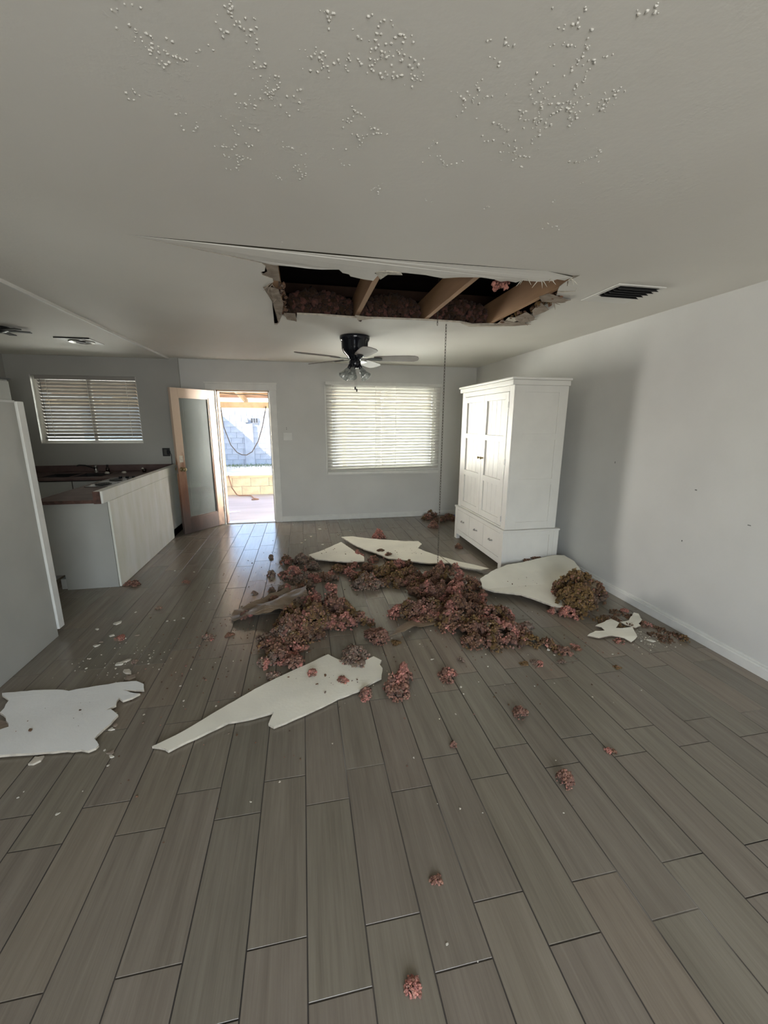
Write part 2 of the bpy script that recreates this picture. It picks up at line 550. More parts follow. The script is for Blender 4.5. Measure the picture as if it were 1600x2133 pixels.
for i, (nv, dd, cx, cy, w, l) in enumerate(tiles):
    if i < 300 and nv == 0:
        tb = tile_mb(w, l)
        if abs(w - TW) < 1e-4 and abs(l - TL) < 1e-4:
            if full is None:
                full = bpy.data.meshes.new('tile')
                full.from_pydata(tb.v, [], tb.f)
                full.materials.append(M['tile'])
            me = full
        else:
            me = bpy.data.meshes.new('tile')
            me.from_pydata(tb.v, [], tb.f)
            me.materials.append(M['tile'])
        inst('tile', me, (cx, cy, 0.0 + random.uniform(-0.0006, 0.0004)), floor, rot=(random.uniform(-1, 1) * 0.0012, 0, 0))
    else:
        tb = tile_mb(w, l)
        rest.add([(v[0] + cx, v[1] + cy, v[2]) for v in tb.v], tb.f)
mk('tile_field', rest, 'tile', floor, kind='stuff')

# ceiling with the torn opening and the long crack
HOLE = [(-0.229, 2.522), (-0.152, 2.548), (-0.122, 2.552), (-0.032, 2.538), (0.062, 2.529), (0.141, 2.526), (0.236, 2.505), (0.261, 2.554), (0.299, 2.569), (0.312, 2.602), (0.402, 2.638), (0.455, 2.648), (0.467, 2.545), (0.439, 2.519), (0.497, 2.464), (0.512, 2.518), (0.539, 2.484), (0.614, 2.479), (0.736, 2.488), (0.794, 2.506), (0.856, 2.519), (0.941, 2.483), (1.069, 2.458), (1.156, 2.473), (1.215, 2.505), (1.248, 2.483), (1.312, 2.499), (1.33, 2.455), (1.366, 2.458), (1.443, 2.456), (1.479, 2.433), (1.517, 2.44), (1.53, 2.41), (1.60, 2.44), (1.61, 2.378), (1.648, 2.362), (1.644, 2.467), (1.699, 2.553), (1.783, 2.578), (1.818, 2.642), (1.72, 2.691), (1.754, 2.76), (1.823, 2.799), (1.805, 2.96), (1.829, 3.148), (1.878, 3.355), (1.997, 3.373), (1.933, 3.478), (1.897, 3.616), (1.691, 3.644), (1.543, 3.693), (1.404, 3.626), (1.093, 3.615), (0.779, 3.632), (0.474, 3.661), (0.192, 3.637), (-0.006, 3.644), (-0.01, 3.754), (-0.044, 3.825), (-0.089, 3.734), (-0.128, 3.694), (-0.165, 3.931), (-0.188, 4.062), (-0.212, 4.066), (-0.179, 3.269), (-0.174, 3.064), (-0.21, 2.995), (-0.178, 2.93), (-0.158, 2.897), (-0.142, 2.866), (-0.143, 2.812), (-0.198, 2.759), (-0.203, 2.699), (-0.179, 2.682), (-0.168, 2.6), (-0.184, 2.56)]
near_n = 36
H3 = [Vector((x, y, ZC)) for x, y in HOLE]
ck_top = [(-0.78, 2.322), (-0.489, 2.328), (-0.2, 2.333), (0.207, 2.343), (0.543, 2.352), (1.008, 2.342), (1.42, 2.340)]
ck_w = [0.0, 0.010, 0.020, 0.020, 0.009, 0.008, 0.0]
iE = 34                       # last vertex of the opening's near edge, where the loose strip ends
BIG = [Vector((x, y, ZC)) for x, y in ck_top] + H3[iE:]
strip_far = H3[:iE + 1]
strip_near = [Vector((x, y + w, ZC)) for (x, y), w in zip(ck_top, ck_w)]
outer = [Vector(p) for p in ((XS, YF, ZC), (XR, YF, ZC), (XR, YB, ZC), (XS, YB, ZC))]
loops = [outer, list(reversed(BIG))]
flat = [v for l in loops for v in l]
tris = tessellate_polygon([[Vector((v.x, v.y, 0)) for v in l] for l in loops])
mb = MB()
mb.add([v[:] for v in flat], [t for t in tris if len(set(t)) == 3])
def rim(loop):
    n = len(loop)
    mb.add([v[:] for v in loop] + [(v.x, v.y, v.z + 0.014) for v in loop], [(i, (i + 1) % n, n + (i + 1) % n, n + i) for i in range(n)], 1)
rim(BIG)
struct('ceiling', mb, ['ceiling', 'gypsum'], label='off-white textured ceiling with a long torn opening and crack')
# the loose strip of board between crack and opening, sagging at its torn edge
sl_ = list(strip_near) + [Vector((v.x, v.y, ZC - 0.020 * max(0, min(1, (v.x + 0.22) / 0.3)) * max(0, min(1, (1.68 - v.x) / 0.2)))) for v in reversed(strip_far)]
tr_ = tessellate_polygon([[Vector((v.x, v.y, 0)) for v in sl_]])
mb = MB()
mb.add([v[:] for v in sl_], [t for t in tr_ if len(set(t)) == 3])
n_ = len(sl_)
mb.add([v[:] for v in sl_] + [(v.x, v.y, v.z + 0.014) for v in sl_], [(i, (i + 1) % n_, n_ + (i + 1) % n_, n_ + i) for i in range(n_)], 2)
ORIGIN['ceiling'] = Vector((0, 0, 0))
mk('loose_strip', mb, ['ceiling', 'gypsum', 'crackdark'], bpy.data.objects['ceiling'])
mb = MB().box(XL, XS, YF, YB - 0.04, ZC - 0.016, ZC + 0.03)
struct('ceiling_kitchen', mb, 'ceiling', label='slightly lower kitchen ceiling left of the seam')
struct('trim_1', MB().box(XS - 0.006, XS + 0.006, YF, YB - 0.04, ZC - 0.024, ZC + 0.001), 'trim', label='thin seam strip between the two ceilings')

# attic: joists, blocking, roof deck
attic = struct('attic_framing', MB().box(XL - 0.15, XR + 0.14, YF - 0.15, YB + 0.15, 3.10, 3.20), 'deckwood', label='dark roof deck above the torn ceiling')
ORIGIN['attic_framing'] = Vector((0, 0, 0))
for jx in (-0.135, 0.487, 1.085, 1.70, 2.33):
    mk('joist', MB().box(jx - 0.019, jx + 0.019, 0.6, 6.3, ZC + 0.014, ZC + 0.19), 'lumber', attic, bevel=0.002)
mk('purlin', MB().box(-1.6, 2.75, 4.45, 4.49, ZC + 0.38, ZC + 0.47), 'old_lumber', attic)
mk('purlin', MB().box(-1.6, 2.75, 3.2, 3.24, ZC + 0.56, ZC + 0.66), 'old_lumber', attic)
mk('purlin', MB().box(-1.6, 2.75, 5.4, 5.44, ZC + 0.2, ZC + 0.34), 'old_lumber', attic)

SCUFFS = [(2.42, 1.10, 0.008, 0.004), (2.02, 0.935, 0.010, 0.003), (2.46, 0.70, 0.004, 0.006), (3.24, 1.22, 0.004, 0.008)]
# openings, trims
def casing():
    d = struct('door_1', MB().box(DX0, DX1, YB - 0.002, YB + 0.15, -0.02, 0.012), 'steel', label='doorway to the patio with its white casing')
    ORIGIN['door_1'] = Vector((0, 0, 0))
    m1 = MB().box(-1.355, DX0, YB - 0.022, YB, 0, DZ + 0.004)
    mk('side_casing', m1, 'trim', d, bevel=0.003)
    mk('side_casing', MB().box(DX1, -0.365, YB - 0.022, YB, 0, DZ + 0.004), 'trim', d, bevel=0.003)
    mk('side_casing_bead', MB().box(DX1 + 0.018, DX1 + 0.026, YB - 0.027, YB - 0.02, 0, DZ).box(-0.385, -0.375, YB - 0.027, YB - 0.02, 0, DZ), 'trim', d)
    mk('head_casing', MB().box(-1.355, -0.365, YB - 0.022, YB, DZ + 0.005, 2.10).box(-1.37, -0.35, YB - 0.03, YB, 2.10, 2.125), 'trim', d, bevel=0.003)
    mk('corner_block', MB().box(-0.462, -0.358, YB - 0.03, YB, DZ + 0.005, 2.108), 'trim', d, bevel=0.003)
    mk('jamb', MB().box(DX1 - 0.018, DX1, YB - 0.002, YB + 0.15, 0, DZ), 'trim', d)
    mk('jamb', MB().box(DX0, DX0 + 0.018, YB - 0.002, YB + 0.15, 0, DZ), 'doorwood2', d)
    mk('head_jamb', MB().box(DX0, DX1, YB - 0.002, YB + 0.15, DZ - 0.02, DZ), 'doorwood', d)
    mk('weather_strip', MB().box(DX1 - 0.026, DX1 - 0.018, YB + 0.05, YB + 0.07, 0.02, DZ - 0.02), 'dark', d)
casing()
def baseboard(name, pts, lab):
    mb = MB()
    (xa, ya, xb, yb) = pts
    if abs(xa - xb) < 1e-6:
        mb.box(xa - 0.014, xa, ya, yb, 0, 0.075).box(xa - 0.010, xa, ya, yb, 0.075, 0.092).box(xa - 0.017, xa, ya, yb, 0.058, 0.066)
    else:
        mb.box(xa, xb, ya - 0.014, ya, 0, 0.07).box(xa, xb, ya - 0.009, ya, 0.07, 0.085)
    struct(name, mb, 'trim', bevel=0.003, label=lab)
baseboard('baseboard_right', (XR, YF, XR, YB), 'white stepped baseboard along the long bare wall')
baseboard('baseboard_back', (-0.365, YB, XR - 0.014, YB), 'low white baseboard under the wide window')

wr = bpy.data.objects['wall_right']
ORIGIN['wall_right'] = Vector((0, 0, 0))
for (yy, zz, w_, h_) in SCUFFS:
    mk('scuff_mark', MB().box(XR - 0.0012, XR - 0.0002, yy - w_, yy + w_, zz - h_, zz + h_), 'scuff', wr)
# ------------------------------------------------------------------ windows and blinds
def window(name, x0, x1, z0, z1, yf, lab, mull):
    w = struct(name, MB().box(x0, x1, yf + 0.09, yf + 0.13, z0, z0 + 0.04).box(x0, x1, yf + 0.09, yf + 0.13, z1 - 0.04, z1)
               .box(x0, x0 + 0.04, yf + 0.09, yf + 0.13, z0 + 0.04, z1 - 0.04).box(x1 - 0.04, x1, yf + 0.09, yf + 0.13, z0 + 0.04, z1 - 0.04), 'white', label=lab)
    ORIGIN[w.name] = Vector((0, 0, 0))
    mk('mullion', MB().box(mull - 0.02, mull + 0.02, yf + 0.09, yf + 0.13, z0 + 0.04, z1 - 0.04), 'white', w)
    mk('pane', MB().box(x0 + 0.04, mull - 0.02, yf + 0.108, yf + 0.112, z0 + 0.04, z1 - 0.04), 'glass', w)
    mk('pane', MB().box(mull + 0.02, x1 - 0.04, yf + 0.108, yf + 0.112, z0 + 0.04, z1 - 0.04), 'glass', w)
    mk('sill', MB().box(x0, x1, yf - 0.004, yf + 0.09, z0, z0 + 0.012), 'white', w)
    mk('reveal', MB().box(x0, x0 + 0.006, yf - 0.002, yf + 0.09, z0 + 0.012, z1).box(x1 - 0.006, x1, yf - 0.002, yf + 0.09, z0 + 0.012, z1), 'white', w)
    return w
window('window_1', WX0, WX1, WZ0, WZ1, YB, 'wide window behind the living room blind', 1.28)
window('window_2', KX0, KX1, KZ0, KZ1, YB - 0.04, 'small kitchen window above the sink', -2.88)

def blind(name, x0, x1, z0, z1, yc, n, tilt, width, smat, tapes, lab, val, wand, sag=0.0, bottom=0.03):
    b = root(name, ((x0 + x1) / 2, yc, z0), lab, 'blind')
    zt = z1 - val
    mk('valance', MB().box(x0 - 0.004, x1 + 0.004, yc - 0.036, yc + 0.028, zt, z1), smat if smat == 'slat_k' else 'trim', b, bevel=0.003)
    zb = z0 + bottom
    sp = (zt - zb) / n
    sm = MB()
    hw, th = width / 2, 0.0014
    prof = [(-hw, 0.0), (-hw * 0.5, 0.0022), (0, 0.003), (hw * 0.5, 0.0022), (hw, 0.0)]
    L = (x1 - x0) / 2 - 0.008
    vs, fs = [], []
    for xx in (-L, L):
        for (u, h) in prof:
            vs.append((xx, u, h + th))
        for (u, h) in prof:
            vs.append((xx, u, h - th))
    for i in range(4):
        fs += [(i, i + 1, 11 + i, 10 + i), (15 + i, 16 + i, 6 + i, 5 + i)]
    fs += [(0, 10, 15, 5), (4, 9, 19, 14), (0, 1, 2, 3, 4, 9, 8, 7, 6, 5), (14, 13, 12, 11, 10, 15, 16, 17, 18, 19)]
    sm.add(vs, fs)
    me = bpy.data.meshes.new('slat')
    me.from_pydata(sm.v, [], sm.f)
    me.materials.append(M[smat])
    for i in range(n):
        z = zb + (i + 0.5) * sp
        low = (1 - i / n) ** 2
        inst('slat', me, ((x0 + x1) / 2, yc, z + sag * low * 0.5), b, rot=(tilt + random.uniform(-0.03, 0.03), sag * low * -1.2, 0))
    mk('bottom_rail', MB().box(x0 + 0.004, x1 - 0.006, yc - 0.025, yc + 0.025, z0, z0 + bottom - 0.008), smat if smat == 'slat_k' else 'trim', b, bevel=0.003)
    for t in tapes:
        mk('ladder_cord', MB().box(t - 0.0025, t + 0.0025, yc - 0.0275, yc - 0.0262, z0 + 0.01, zt), 'white', b)
    if wand:
        mk('tilt_wand', MB().tube([(wand[0], yc - 0.045, zt + 0.01), (wand[0] + 0.003, yc - 0.045, wand[1])], 0.003, 6), wand[2], b)
    return b
blind('window_blind', 0.366, 2.205, 0.752, 2.158, YB - 0.040, 28, R(-50), 0.050, 'slat', (0.50, 1.135, 1.46, 2.09), 'wide white slatted blind over the living room window', 0.045, (0.455, 1.32, 'trim'), sag=0.012, bottom=0.045)
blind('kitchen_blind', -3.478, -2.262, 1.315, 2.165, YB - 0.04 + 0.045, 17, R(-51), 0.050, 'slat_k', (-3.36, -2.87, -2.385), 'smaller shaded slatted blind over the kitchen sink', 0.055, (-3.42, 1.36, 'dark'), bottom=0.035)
# bare wall around the living room blind: thin side trims
struct('trim_2', MB().box(0.352, 0.364, YB - 0.016, YB, 0.745, 2.16).box(0.352, 2.215, YB - 0.02, YB, 0.735, 0.749), 'trim', label='narrow white trim edging the wide blind')

# ------------------------------------------------------------------ open glazed door leaf
hx, hy = -1.235, 6.440
fx, fy = -1.672, 5.905
dl = root('open_door', (hx, hy, 0), 'open wooden glass door with bare peach frame and dark worn bottom', 'door')
u = Vector((fx - hx, fy - hy, 0))
DW = u.length
u.normalize()
nrm = Vector((-u.y, u.x, 0))        # towards the room side
if nrm.x < 0:
    nrm = -nrm
dm = Matrix((u, nrm, Vector((0, 0, 1)))).transposed().to_4x4()
dm.translation = Vector((hx, hy, 0))
T = 0.042
def db(a0, a1, b0, b1, z0, z1, m_=None):
    return (m_ or MB()).box(a0, a1, b0, b1, z0, z1, 0, dm)
mk('hinge_stile', db(0.0, 0.105, -T, 0, 0.012, 2.0), 'doorwood2', dl, bevel=0.003)
mk('latch_stile', db(DW - 0.105, DW, -T, 0, 0.012, 2.0), 'doorwood', dl, bevel=0.003)
mk('top_rail', db(0.105, DW - 0.105, -T, 0, 1.885, 2.0), 'doorwood', dl, bevel=0.003)
mk('bottom_rail', db(0.105, DW - 0.105, -T, 0, 0.012, 0.225), 'doorwood', dl, bevel=0.003)
g0, g1 = 0.105, DW - 0.105
st = MB()
for (a0, a1, z0, z1) in ((g0, g0 + 0.014, 0.225, 1.885), (g1 - 0.014, g1, 0.225, 1.885), (g0 + 0.014, g1 - 0.014, 0.225, 0.239), (g0 + 0.014, g1 - 0.014, 1.871, 1.885)):
    db(a0, a1, -T * 0.75, -0.006, z0, z1, st)
mk('glazing_bead', st, 'doorwood', dl)
mk('pane', db(g0 + 0.004, g1 - 0.004, -T * 0.55, -T * 0.42, 0.229, 1.881), 'doorglass', dl)
for sgn, nm in ((1, 'knob'), (-1, 'knob')):
    km = dm @ Matrix.Translation(Vector((DW - 0.055, 0 if sgn > 0 else -T, 0.925))) @ Matrix.Rotation(R(-90 * sgn), 4, 'X')
    kb = MB().lathe((0, 0, 0), [(0.0, 0), (0.033, 0), (0.033, 0.006), (0.014, 0.010), (0.012, 0.035), (0.024, 0.044), (0.029, 0.056), (0.026, 0.068), (0.012, 0.074), (0, 0.074)], 20, km)
    mk(nm, kb, 'brass', dl, smooth=True)
mk('lock_plate', db(DW - 0.085, DW - 0.03, 0, 0.003, 1.02, 1.11), 'chip', dl)
mk('strike_edge', db(DW, DW + 0.002, -T * 0.8, -T * 0.2, 0.87, 0.99), 'steel', dl)
for hz in (0.25, 1.0, 1.78):
    mk('hinge', MB().tube([(hx + 0.012, hy + 0.006, hz - 0.045), (hx + 0.012, hy + 0.006, hz + 0.045)], 0.007, 8), 'steel', dl)

# ------------------------------------------------------------------ kitchen
pen = root('peninsula_base', (-2.08, 5.2, 0), 'white kitchen peninsula with a stained bright side panel', 'cabinet')
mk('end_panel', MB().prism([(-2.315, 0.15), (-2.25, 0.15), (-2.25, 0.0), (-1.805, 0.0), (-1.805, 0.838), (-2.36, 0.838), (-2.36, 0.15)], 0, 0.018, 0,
   Matrix.Translation((0, 4.118, 0)) @ Matrix.Rotation(R(90), 4, 'X')), 'melamine_shaded', pen)
mk('side_panel', MB().box(-1.80, -1.782, 4.098, 5.31, 0.004, 0.846), 'panel_dirty', pen, bevel=0.001)
mk('side_panel', MB().box(-1.80, -1.782, 5.314, 5.80, 0.004, 0.846), 'panel_dirty', pen, bevel=0.001)
mk('side_panel', MB().box(-1.83, -1.80, 5.80, 6.425, 0.0, 0.846), 'panel_dirty', pen)
mk('ledge_board', MB().box(-1.858, -1.782, 3.985, 6.425, 0.847, 0.958), 'panel_dirty', pen, bevel=0.004)
mk('ledge_end', MB().box(-1.859, -1.800, 3.979, 3.985, 0.845, 0.957), 'counter_edge', pen)
mk('kitchen_side', MB().box(-2.36, -2.34, 4.12, 5.62, 0.1, 0.836), 'melamine', pen)
mk('toe_kick', MB().box(-2.31, -1.80, 4.13, 6.40, 0.0, 0.10), 'melamine', pen)
mk('worktop', MB().box(-2.40, -1.860, 4.055, 5.64, 0.840, 0.868, 0), 'counter', pen, bevel=0.003)
mk('worktop_edge', MB().box(-2.401, -1.862, 4.050, 4.0549, 0.838, 0.869), 'counter_edge', pen)

sc = root('sink_cabinet', (-3.1, 6.05, 0), 'white sink base cabinet run under the kitchen window', 'cabinet')
mk('body', MB().box(-3.79, -2.405, 5.70, 6.42, 0.1, 0.69).box(-3.79, -3.31, 5.70, 6.42, 0.69, 0.835).box(-2.52, -2.405, 5.70, 6.42, 0.69, 0.835).box(-3.79, -2.45, 5.76, 6.42, 0.0, 0.1), 'melamine', sc)
for a, b_ in ((-3.79, -3.33), (-3.325, -2.865), (-2.86, -2.41)):
    mk('door', MB().box(a + 0.003, b_ - 0.003, 5.682, 5.699, 0.12, 0.825), 'melamine', sc, bevel=0.002)
ct = root('sink_countertop', (-3.0, 6.05, 0.84), 'brown laminate countertop with backsplash below the kitchen window', 'countertop')
mk('top', MB().box(-3.79, -3.30, 5.645, 6.425, 0.840, 0.868).box(-3.30, -2.53, 5.645, 5.74, 0.840, 0.868).box(-3.30, -2.53, 6.21, 6.425, 0.840, 0.868).box(-2.53, -1.865, 5.645, 6.425, 0.840, 0.868), 'counter', ct, bevel=0.003)
mk('backsplash', MB().box(-3.79, -1.862, 6.405, 6.427, 0.869, 0.955), 'counter', ct, bevel=0.003)
sk = root('sink', (-2.915, 5.975, 0.868), 'dark double-bowl sink set into the brown counter', 'sink')
rimb = MB()
X0, X1, Y0, Y1 = -3.305, -2.525, 5.735, 6.215
rimb.box(X0, X1, Y0, Y0 + 0.03, 0.868, 0.874).box(X0, X1, Y1 - 0.06, Y1, 0.868, 0.874).box(X0, X0 + 0.03, Y0 + 0.03, Y1 - 0.06, 0.868, 0.874).box(X1 - 0.03, X1, Y0 + 0.03, Y1 - 0.06, 0.868, 0.874).box(-2.93, -2.90, Y0 + 0.03, Y1 - 0.06, 0.868, 0.874)
mk('rim', rimb, 'counter', sk, bevel=0.002)
for a, b_ in ((X0 + 0.03, -2.93), (-2.90, X1 - 0.03)):
    q = MB()
    c0, c1, z = Y0 + 0.03, Y1 - 0.06, 0.70
    q.add([(a, c0, 0.868), (b_, c0, 0.868), (b_, c1, 0.868), (a, c1, 0.868), (a + 0.02, c0 + 0.02, z), (b_ - 0.02, c0 + 0.02, z), (b_ - 0.02, c1 - 0.02, z), (a + 0.02, c1 - 0.02, z)],
          [(0, 1, 5, 4), (1, 2, 6, 5), (2, 3, 7, 6), (3, 0, 4, 7), (4, 5, 6, 7)])
    mk('bowl', q, 'dark', sk)
fa = root('faucet', (-2.80, 6.19, 0.874), 'thin faucet with a swung spout behind the sink', 'faucet')
mk('body', MB().lathe((-2.80, 6.19, 0.874), [(0.0, 0), (0.028, 0), (0.028, 0.01), (0.018, 0.02), (0.018, 0.07), (0.022, 0.08), (0.018, 0.098), (0, 0.10)], 16), 'steel', fa, smooth=True)
mk('spout', MB().tube([(-2.80, 6.18, 0.93), (-2.83, 6.14, 0.955), (-2.87, 6.08, 0.985), (-2.92, 6.03, 0.995), (-2.94, 6.01, 0.985)], 0.009, 8), 'dark', fa, smooth=True)
b1 = root('soap_bottle', (-2.66, 6.20, 0.874), 'small dark bottle beside the faucet', 'bottle')
mk('body', MB().lathe((-2.66, 6.20, 0.874), [(0, 0), (0.024, 0), (0.024, 0.05), (0.012, 0.07), (0.012, 0.085), (0, 0.085)], 14), 'brownbottle', b1, smooth=True)
mk('cap', MB().lathe((-2.66, 6.20, 0.959), [(0, 0), (0.014, 0), (0.014, 0.02), (0, 0.02)], 12), 'dark', b1, smooth=True)
for i, (x, y, l) in enumerate(((-2.62, 6.08, 'small pale lump in front of the dark bottle'), (-2.42, 6.10, 'small pale lump on the counter corner right of the bottle'))):
    q = MB().lathe((x, y, 0.868), [(0, 0), (0.022, 0.0), (0.026, 0.012), (0.018, 0.026), (0, 0.030)], 10, sx=1.2)
    mk('sponge', q, 'chip', None, origin=(x, y, 0.868), smooth=True, label=l, category='sponge')
tp = root('brush_cup', (-2.20, 6.20, 0.868), 'dark cup with a pale brush tilted in it near the counter corner', 'cup')
mk('cup', MB().lathe((-2.20, 6.20, 0.868), [(0, 0), (0.024, 0), (0.03, 0.045), (0.026, 0.045), (0.02, 0.005), (0, 0.005)], 14), 'brownbottle', tp, smooth=True)
mk('brush', MB().tube([(-2.195, 6.20, 0.875), (-2.22, 6.19, 0.93)], [0.006, 0.014], 8), 'chip', tp)
ck = root('cooktop', (-2.13, 5.28, 0.868), 'black electric cooktop set into the peninsula worktop', 'cooktop')
mk('plate', MB().box(-2.34, -1.90, 4.86, 5.62, 0.868, 0.874), 'dark', ck, bevel=0.002)
for (cx, cy, r_) in ((-2.22, 5.02, 0.085), (-2.02, 5.05, 0.07), (-2.22, 5.34, 0.07), (-2.02, 5.35, 0.085)):
    pts = []
    for k in range(60):
        t = k / 59 * 3 * 2 * math.pi
        rr = r_ * (0.25 + 0.75 * k / 59)
        pts.append((cx + rr * math.cos(t), cy + rr * math.sin(t), 0.883))
    mk('burner_coil', MB().tube(pts, 0.005, 6), 'louver', ck)
for k in range(4):
    mk('control_knob', MB().lathe((-2.25 + 0.075 * k, 5.55, 0.874), [(0, 0), (0.02, 0), (0.018, 0.022), (0, 0.024)], 12), 'black_gloss', ck, smooth=True)

pn = root('pantry_cabinet', (-2.1, 2.5, 0), 'tall white pantry side beside the kitchen entrance', 'cabinet')
mk('body', MB().box(-2.48, -1.868, 1.75, 3.20, 0.085, 1.685).box(-2.42, -1.872, 1.80, 3.10, 0.0, 0.085), 'melamine', pn, bevel=0.002)
mk('side_skin', MB().box(-1.868, -1.852, 1.75, 3.165, 0.002, 1.690), 'melamine_shaded', pn, bevel=0.001)
mk('face_trim', MB().box(-1.885, -1.838, 3.168, 3.235, 0.055, 1.70), 'trim', pn, bevel=0.003)
mk('top_board', MB().box(-2.48, -1.850, 1.75, 3.168, 1.690, 1.706), 'melamine', pn, bevel=0.002)
uc = root('wall_cabinet', (-3.6, 5.5, 1.3), 'pale cabinet on the kitchen side wall, seen above the pantry', 'cabinet')
mk('body', MB().box(-3.79, -3.47, 4.9, 5.88, 1.30, 2.05), 'melamine', uc, bevel=0.003)
mk('door', MB().box(-3.47, -3.452, 5.40, 5.87, 1.32, 2.03), 'melamine', uc, bevel=0.003)
mk('door', MB().box(-3.47, -3.452, 4.92, 5.39, 1.32, 2.03), 'melamine', uc, bevel=0.003)
mk('crown', MB().box(-3.79, -3.44, 4.89, 5.90, 2.05, 2.065), 'dark', uc)

# outlet, switch, ceiling bits
ol = root('outlet_box', (-1.955, YB - 0.04, 1.13), 'black outlet with a plugged cord on the kitchen wall', 'outlet')
mk('plate', MB().box(-2.005, -1.905, YB - 0.052, YB - 0.041, 1.068, 1.185), 'dark', ol, bevel=0.003)
mk('socket', MB().box(-1.985, -1.945, YB - 0.058, YB - 0.052, 1.085, 1.168), 'louver', ol, bevel=0.002)
mk('plug', MB().box(-1.935, -1.895, YB - 0.085, YB - 0.053, 1.11, 1.145), 'black_gloss', ol, bevel=0.004)
mk('cord', MB().tube([(-1.90, YB - 0.07, 1.125), (-1.885, YB - 0.07, 1.09), (-1.89, YB - 0.06, 1.0), (-1.885, YB - 0.08, 0.965), (-1.90, YB - 0.10, 0.885)], 0.005, 8), 'dark', ol, smooth=True)
sw = root('light_switch', (-0.224, YB, 1.34), 'white double switch plate between door and wide window', 'switch')
mk('plate', MB().box(-0.288, -0.160, YB - 0.007, YB - 0.0005, 1.285, 1.398), 'trim', sw, bevel=0.002)
for sx_ in (-0.255, -0.20):
    mk('toggle', MB().box(sx_, sx_ + 0.012, YB - 0.016, YB - 0.007, 1.33, 1.352), 'white', sw)
wh = root('wall_anchor_holes', (-0.237, YB, 1.46), 'two tiny dark screw holes above the switch plate', 'hole')
for z in (1.452, 1.474):
    mk('hole', MB().tube([(-0.237, YB - 0.003, z), (-0.237, YB - 0.0005, z)], 0.005, 8), 'hole', wh)

vt = root('ceiling_vent', (2.15, 2.61, ZC), 'white ceiling register with dark louvres beside the torn opening', 'vent')
mk('plate', MB().box(1.972, 2.325, 2.43, 2.455, ZC - 0.009, ZC - 0.001).box(1.972, 2.325, 2.66, 2.79, ZC - 0.009, ZC - 0.001).box(1.972, 2.005, 2.455, 2.66, ZC - 0.009, ZC - 0.001).box(2.30, 2.325, 2.455, 2.66, ZC - 0.009, ZC - 0.001), 'white', vt, bevel=0.002)
mk('duct_shade', MB().box(2.005, 2.30, 2.455, 2.66, ZC - 0.004, ZC - 0.002), 'hole', vt)  # flat black sheet painted as the shade behind the louvres
for k in range(5):
    y = 2.475 + k * 0.041
    mm = Matrix.Translation((2.152, y, ZC - 0.014)) @ Matrix.Rotation(R(38), 4, 'X')
    mk('louvre', MB().box(-0.145, 0.145, -0.015, 0.015, -0.001, 0.001, 0, mm), 'louver', vt)

kf = root('kitchen_ceiling_fixture', (-2.31, 5.19, ZC - 0.016), 'round open light mount on a square plate on the kitchen ceiling', 'light mount')
mk('plate', MB().box(-2.47, -2.15, 5.02, 5.37, ZC - 0.024, ZC - 0.017), 'trim', kf, bevel=0.002)
mk('ring', MB().lathe((-2.30, 5.20, ZC - 0.024), [(0.085, 0), (0.10, -0.002), (0.115, -0.012), (0.12, -0.012), (0.118, 0)], 28), 'steel', kf, smooth=True)
mk('cavity', MB().lathe((-2.30, 5.20, ZC - 0.026), [(0, 0), (0.086, 0)], 24), 'louver', kf)
mk('socket', MB().tube([(-2.34, 5.18, ZC - 0.03), (-2.27, 5.22, ZC - 0.035)], 0.018, 10), 'steel', kf)
mk('plate_rim', MB().box(-2.475, -2.145, 5.012, 5.02, ZC - 0.028, ZC - 0.017), 'dark', kf)
k2 = root('kitchen_ceiling_light', (-2.62, 4.35, ZC - 0.016), 'black fan-like fixture at the edge of the kitchen ceiling', 'light')
mk('base', MB().lathe((-2.72, 4.62, ZC - 0.016), [(0, 0), (0.09, 0), (0.08, -0.03), (0.03, -0.05), (0, -0.05)], 20), 'dark', k2, smooth=True)
for a in (-25, 15, 95, 175, 235):
    mm = Matrix.Translation((-2.72, 4.62, ZC - 0.045)) @ Matrix.Rotation(R(a), 4, 'Z')
    mk('arm', MB().box(0.05, 0.24, -0.03, 0.03, -0.004, 0.004, 0, mm), 'dark', k2)

# ------------------------------------------------------------------ ceiling fan
FX, FY = 0.565, 4.42
fan = root('ceiling_fan', (FX, FY, ZC), 'black five-blade ceiling fan with three glass lamp shades', 'ceiling fan')
mk('motor_housing', MB().lathe((FX, FY, ZC - 0.001), [(0, 0), (0.155, 0), (0.157, -0.02), (0.146, -0.045), (0.138, -0.055), (0.136, -0.12), (0.120, -0.155), (0.080, -0.195), (0.062, -0.215), (0.055, -0.235), (0, -0.235)], 40), 'black_gloss', fan, smooth=True)
mk('switch_housing', MB().lathe((FX, FY, ZC - 0.225), [(0, 0), (0.05, 0), (0.062, -0.02), (0.062, -0.065), (0.04, -0.085), (0, -0.088)], 28), 'black_gloss', fan, smooth=True)
BZ = ZC - 0.215
blade_out = []
prof = [(0.20, 0.050), (0.26, 0.062), (0.40, 0.072), (0.56, 0.076), (0.62, 0.070), (0.655, 0.045), (0.665, 0.0)]
poly = [(a, b_) for a, b_ in prof] + [(a, -b_) for a, b_ in reversed(prof[:-1])]
for ang in (204, 276, 348, 60, 132):
    mm = Matrix.Translation((FX, FY, BZ)) @ Matrix.Rotation(R(ang), 4, 'Z') @ Matrix.Rotation(R(-13), 4, 'X')
    mk('blade', MB().prism(poly, -0.003, 0.003, 0, mm), 'blade', fan, bevel=0.001)
    q = MB().prism([(0.05, 0.014), (0.13, 0.012), (0.17, 0.03), (0.25, 0.036), (0.285, 0.02), (0.285, -0.02), (0.25, -0.036), (0.17, -0.03), (0.13, -0.012), (0.05, -0.014)], -0.010, -0.004, 0, mm)
    mk('blade_iron', q, 'black_gloss', fan, bevel=0.001)
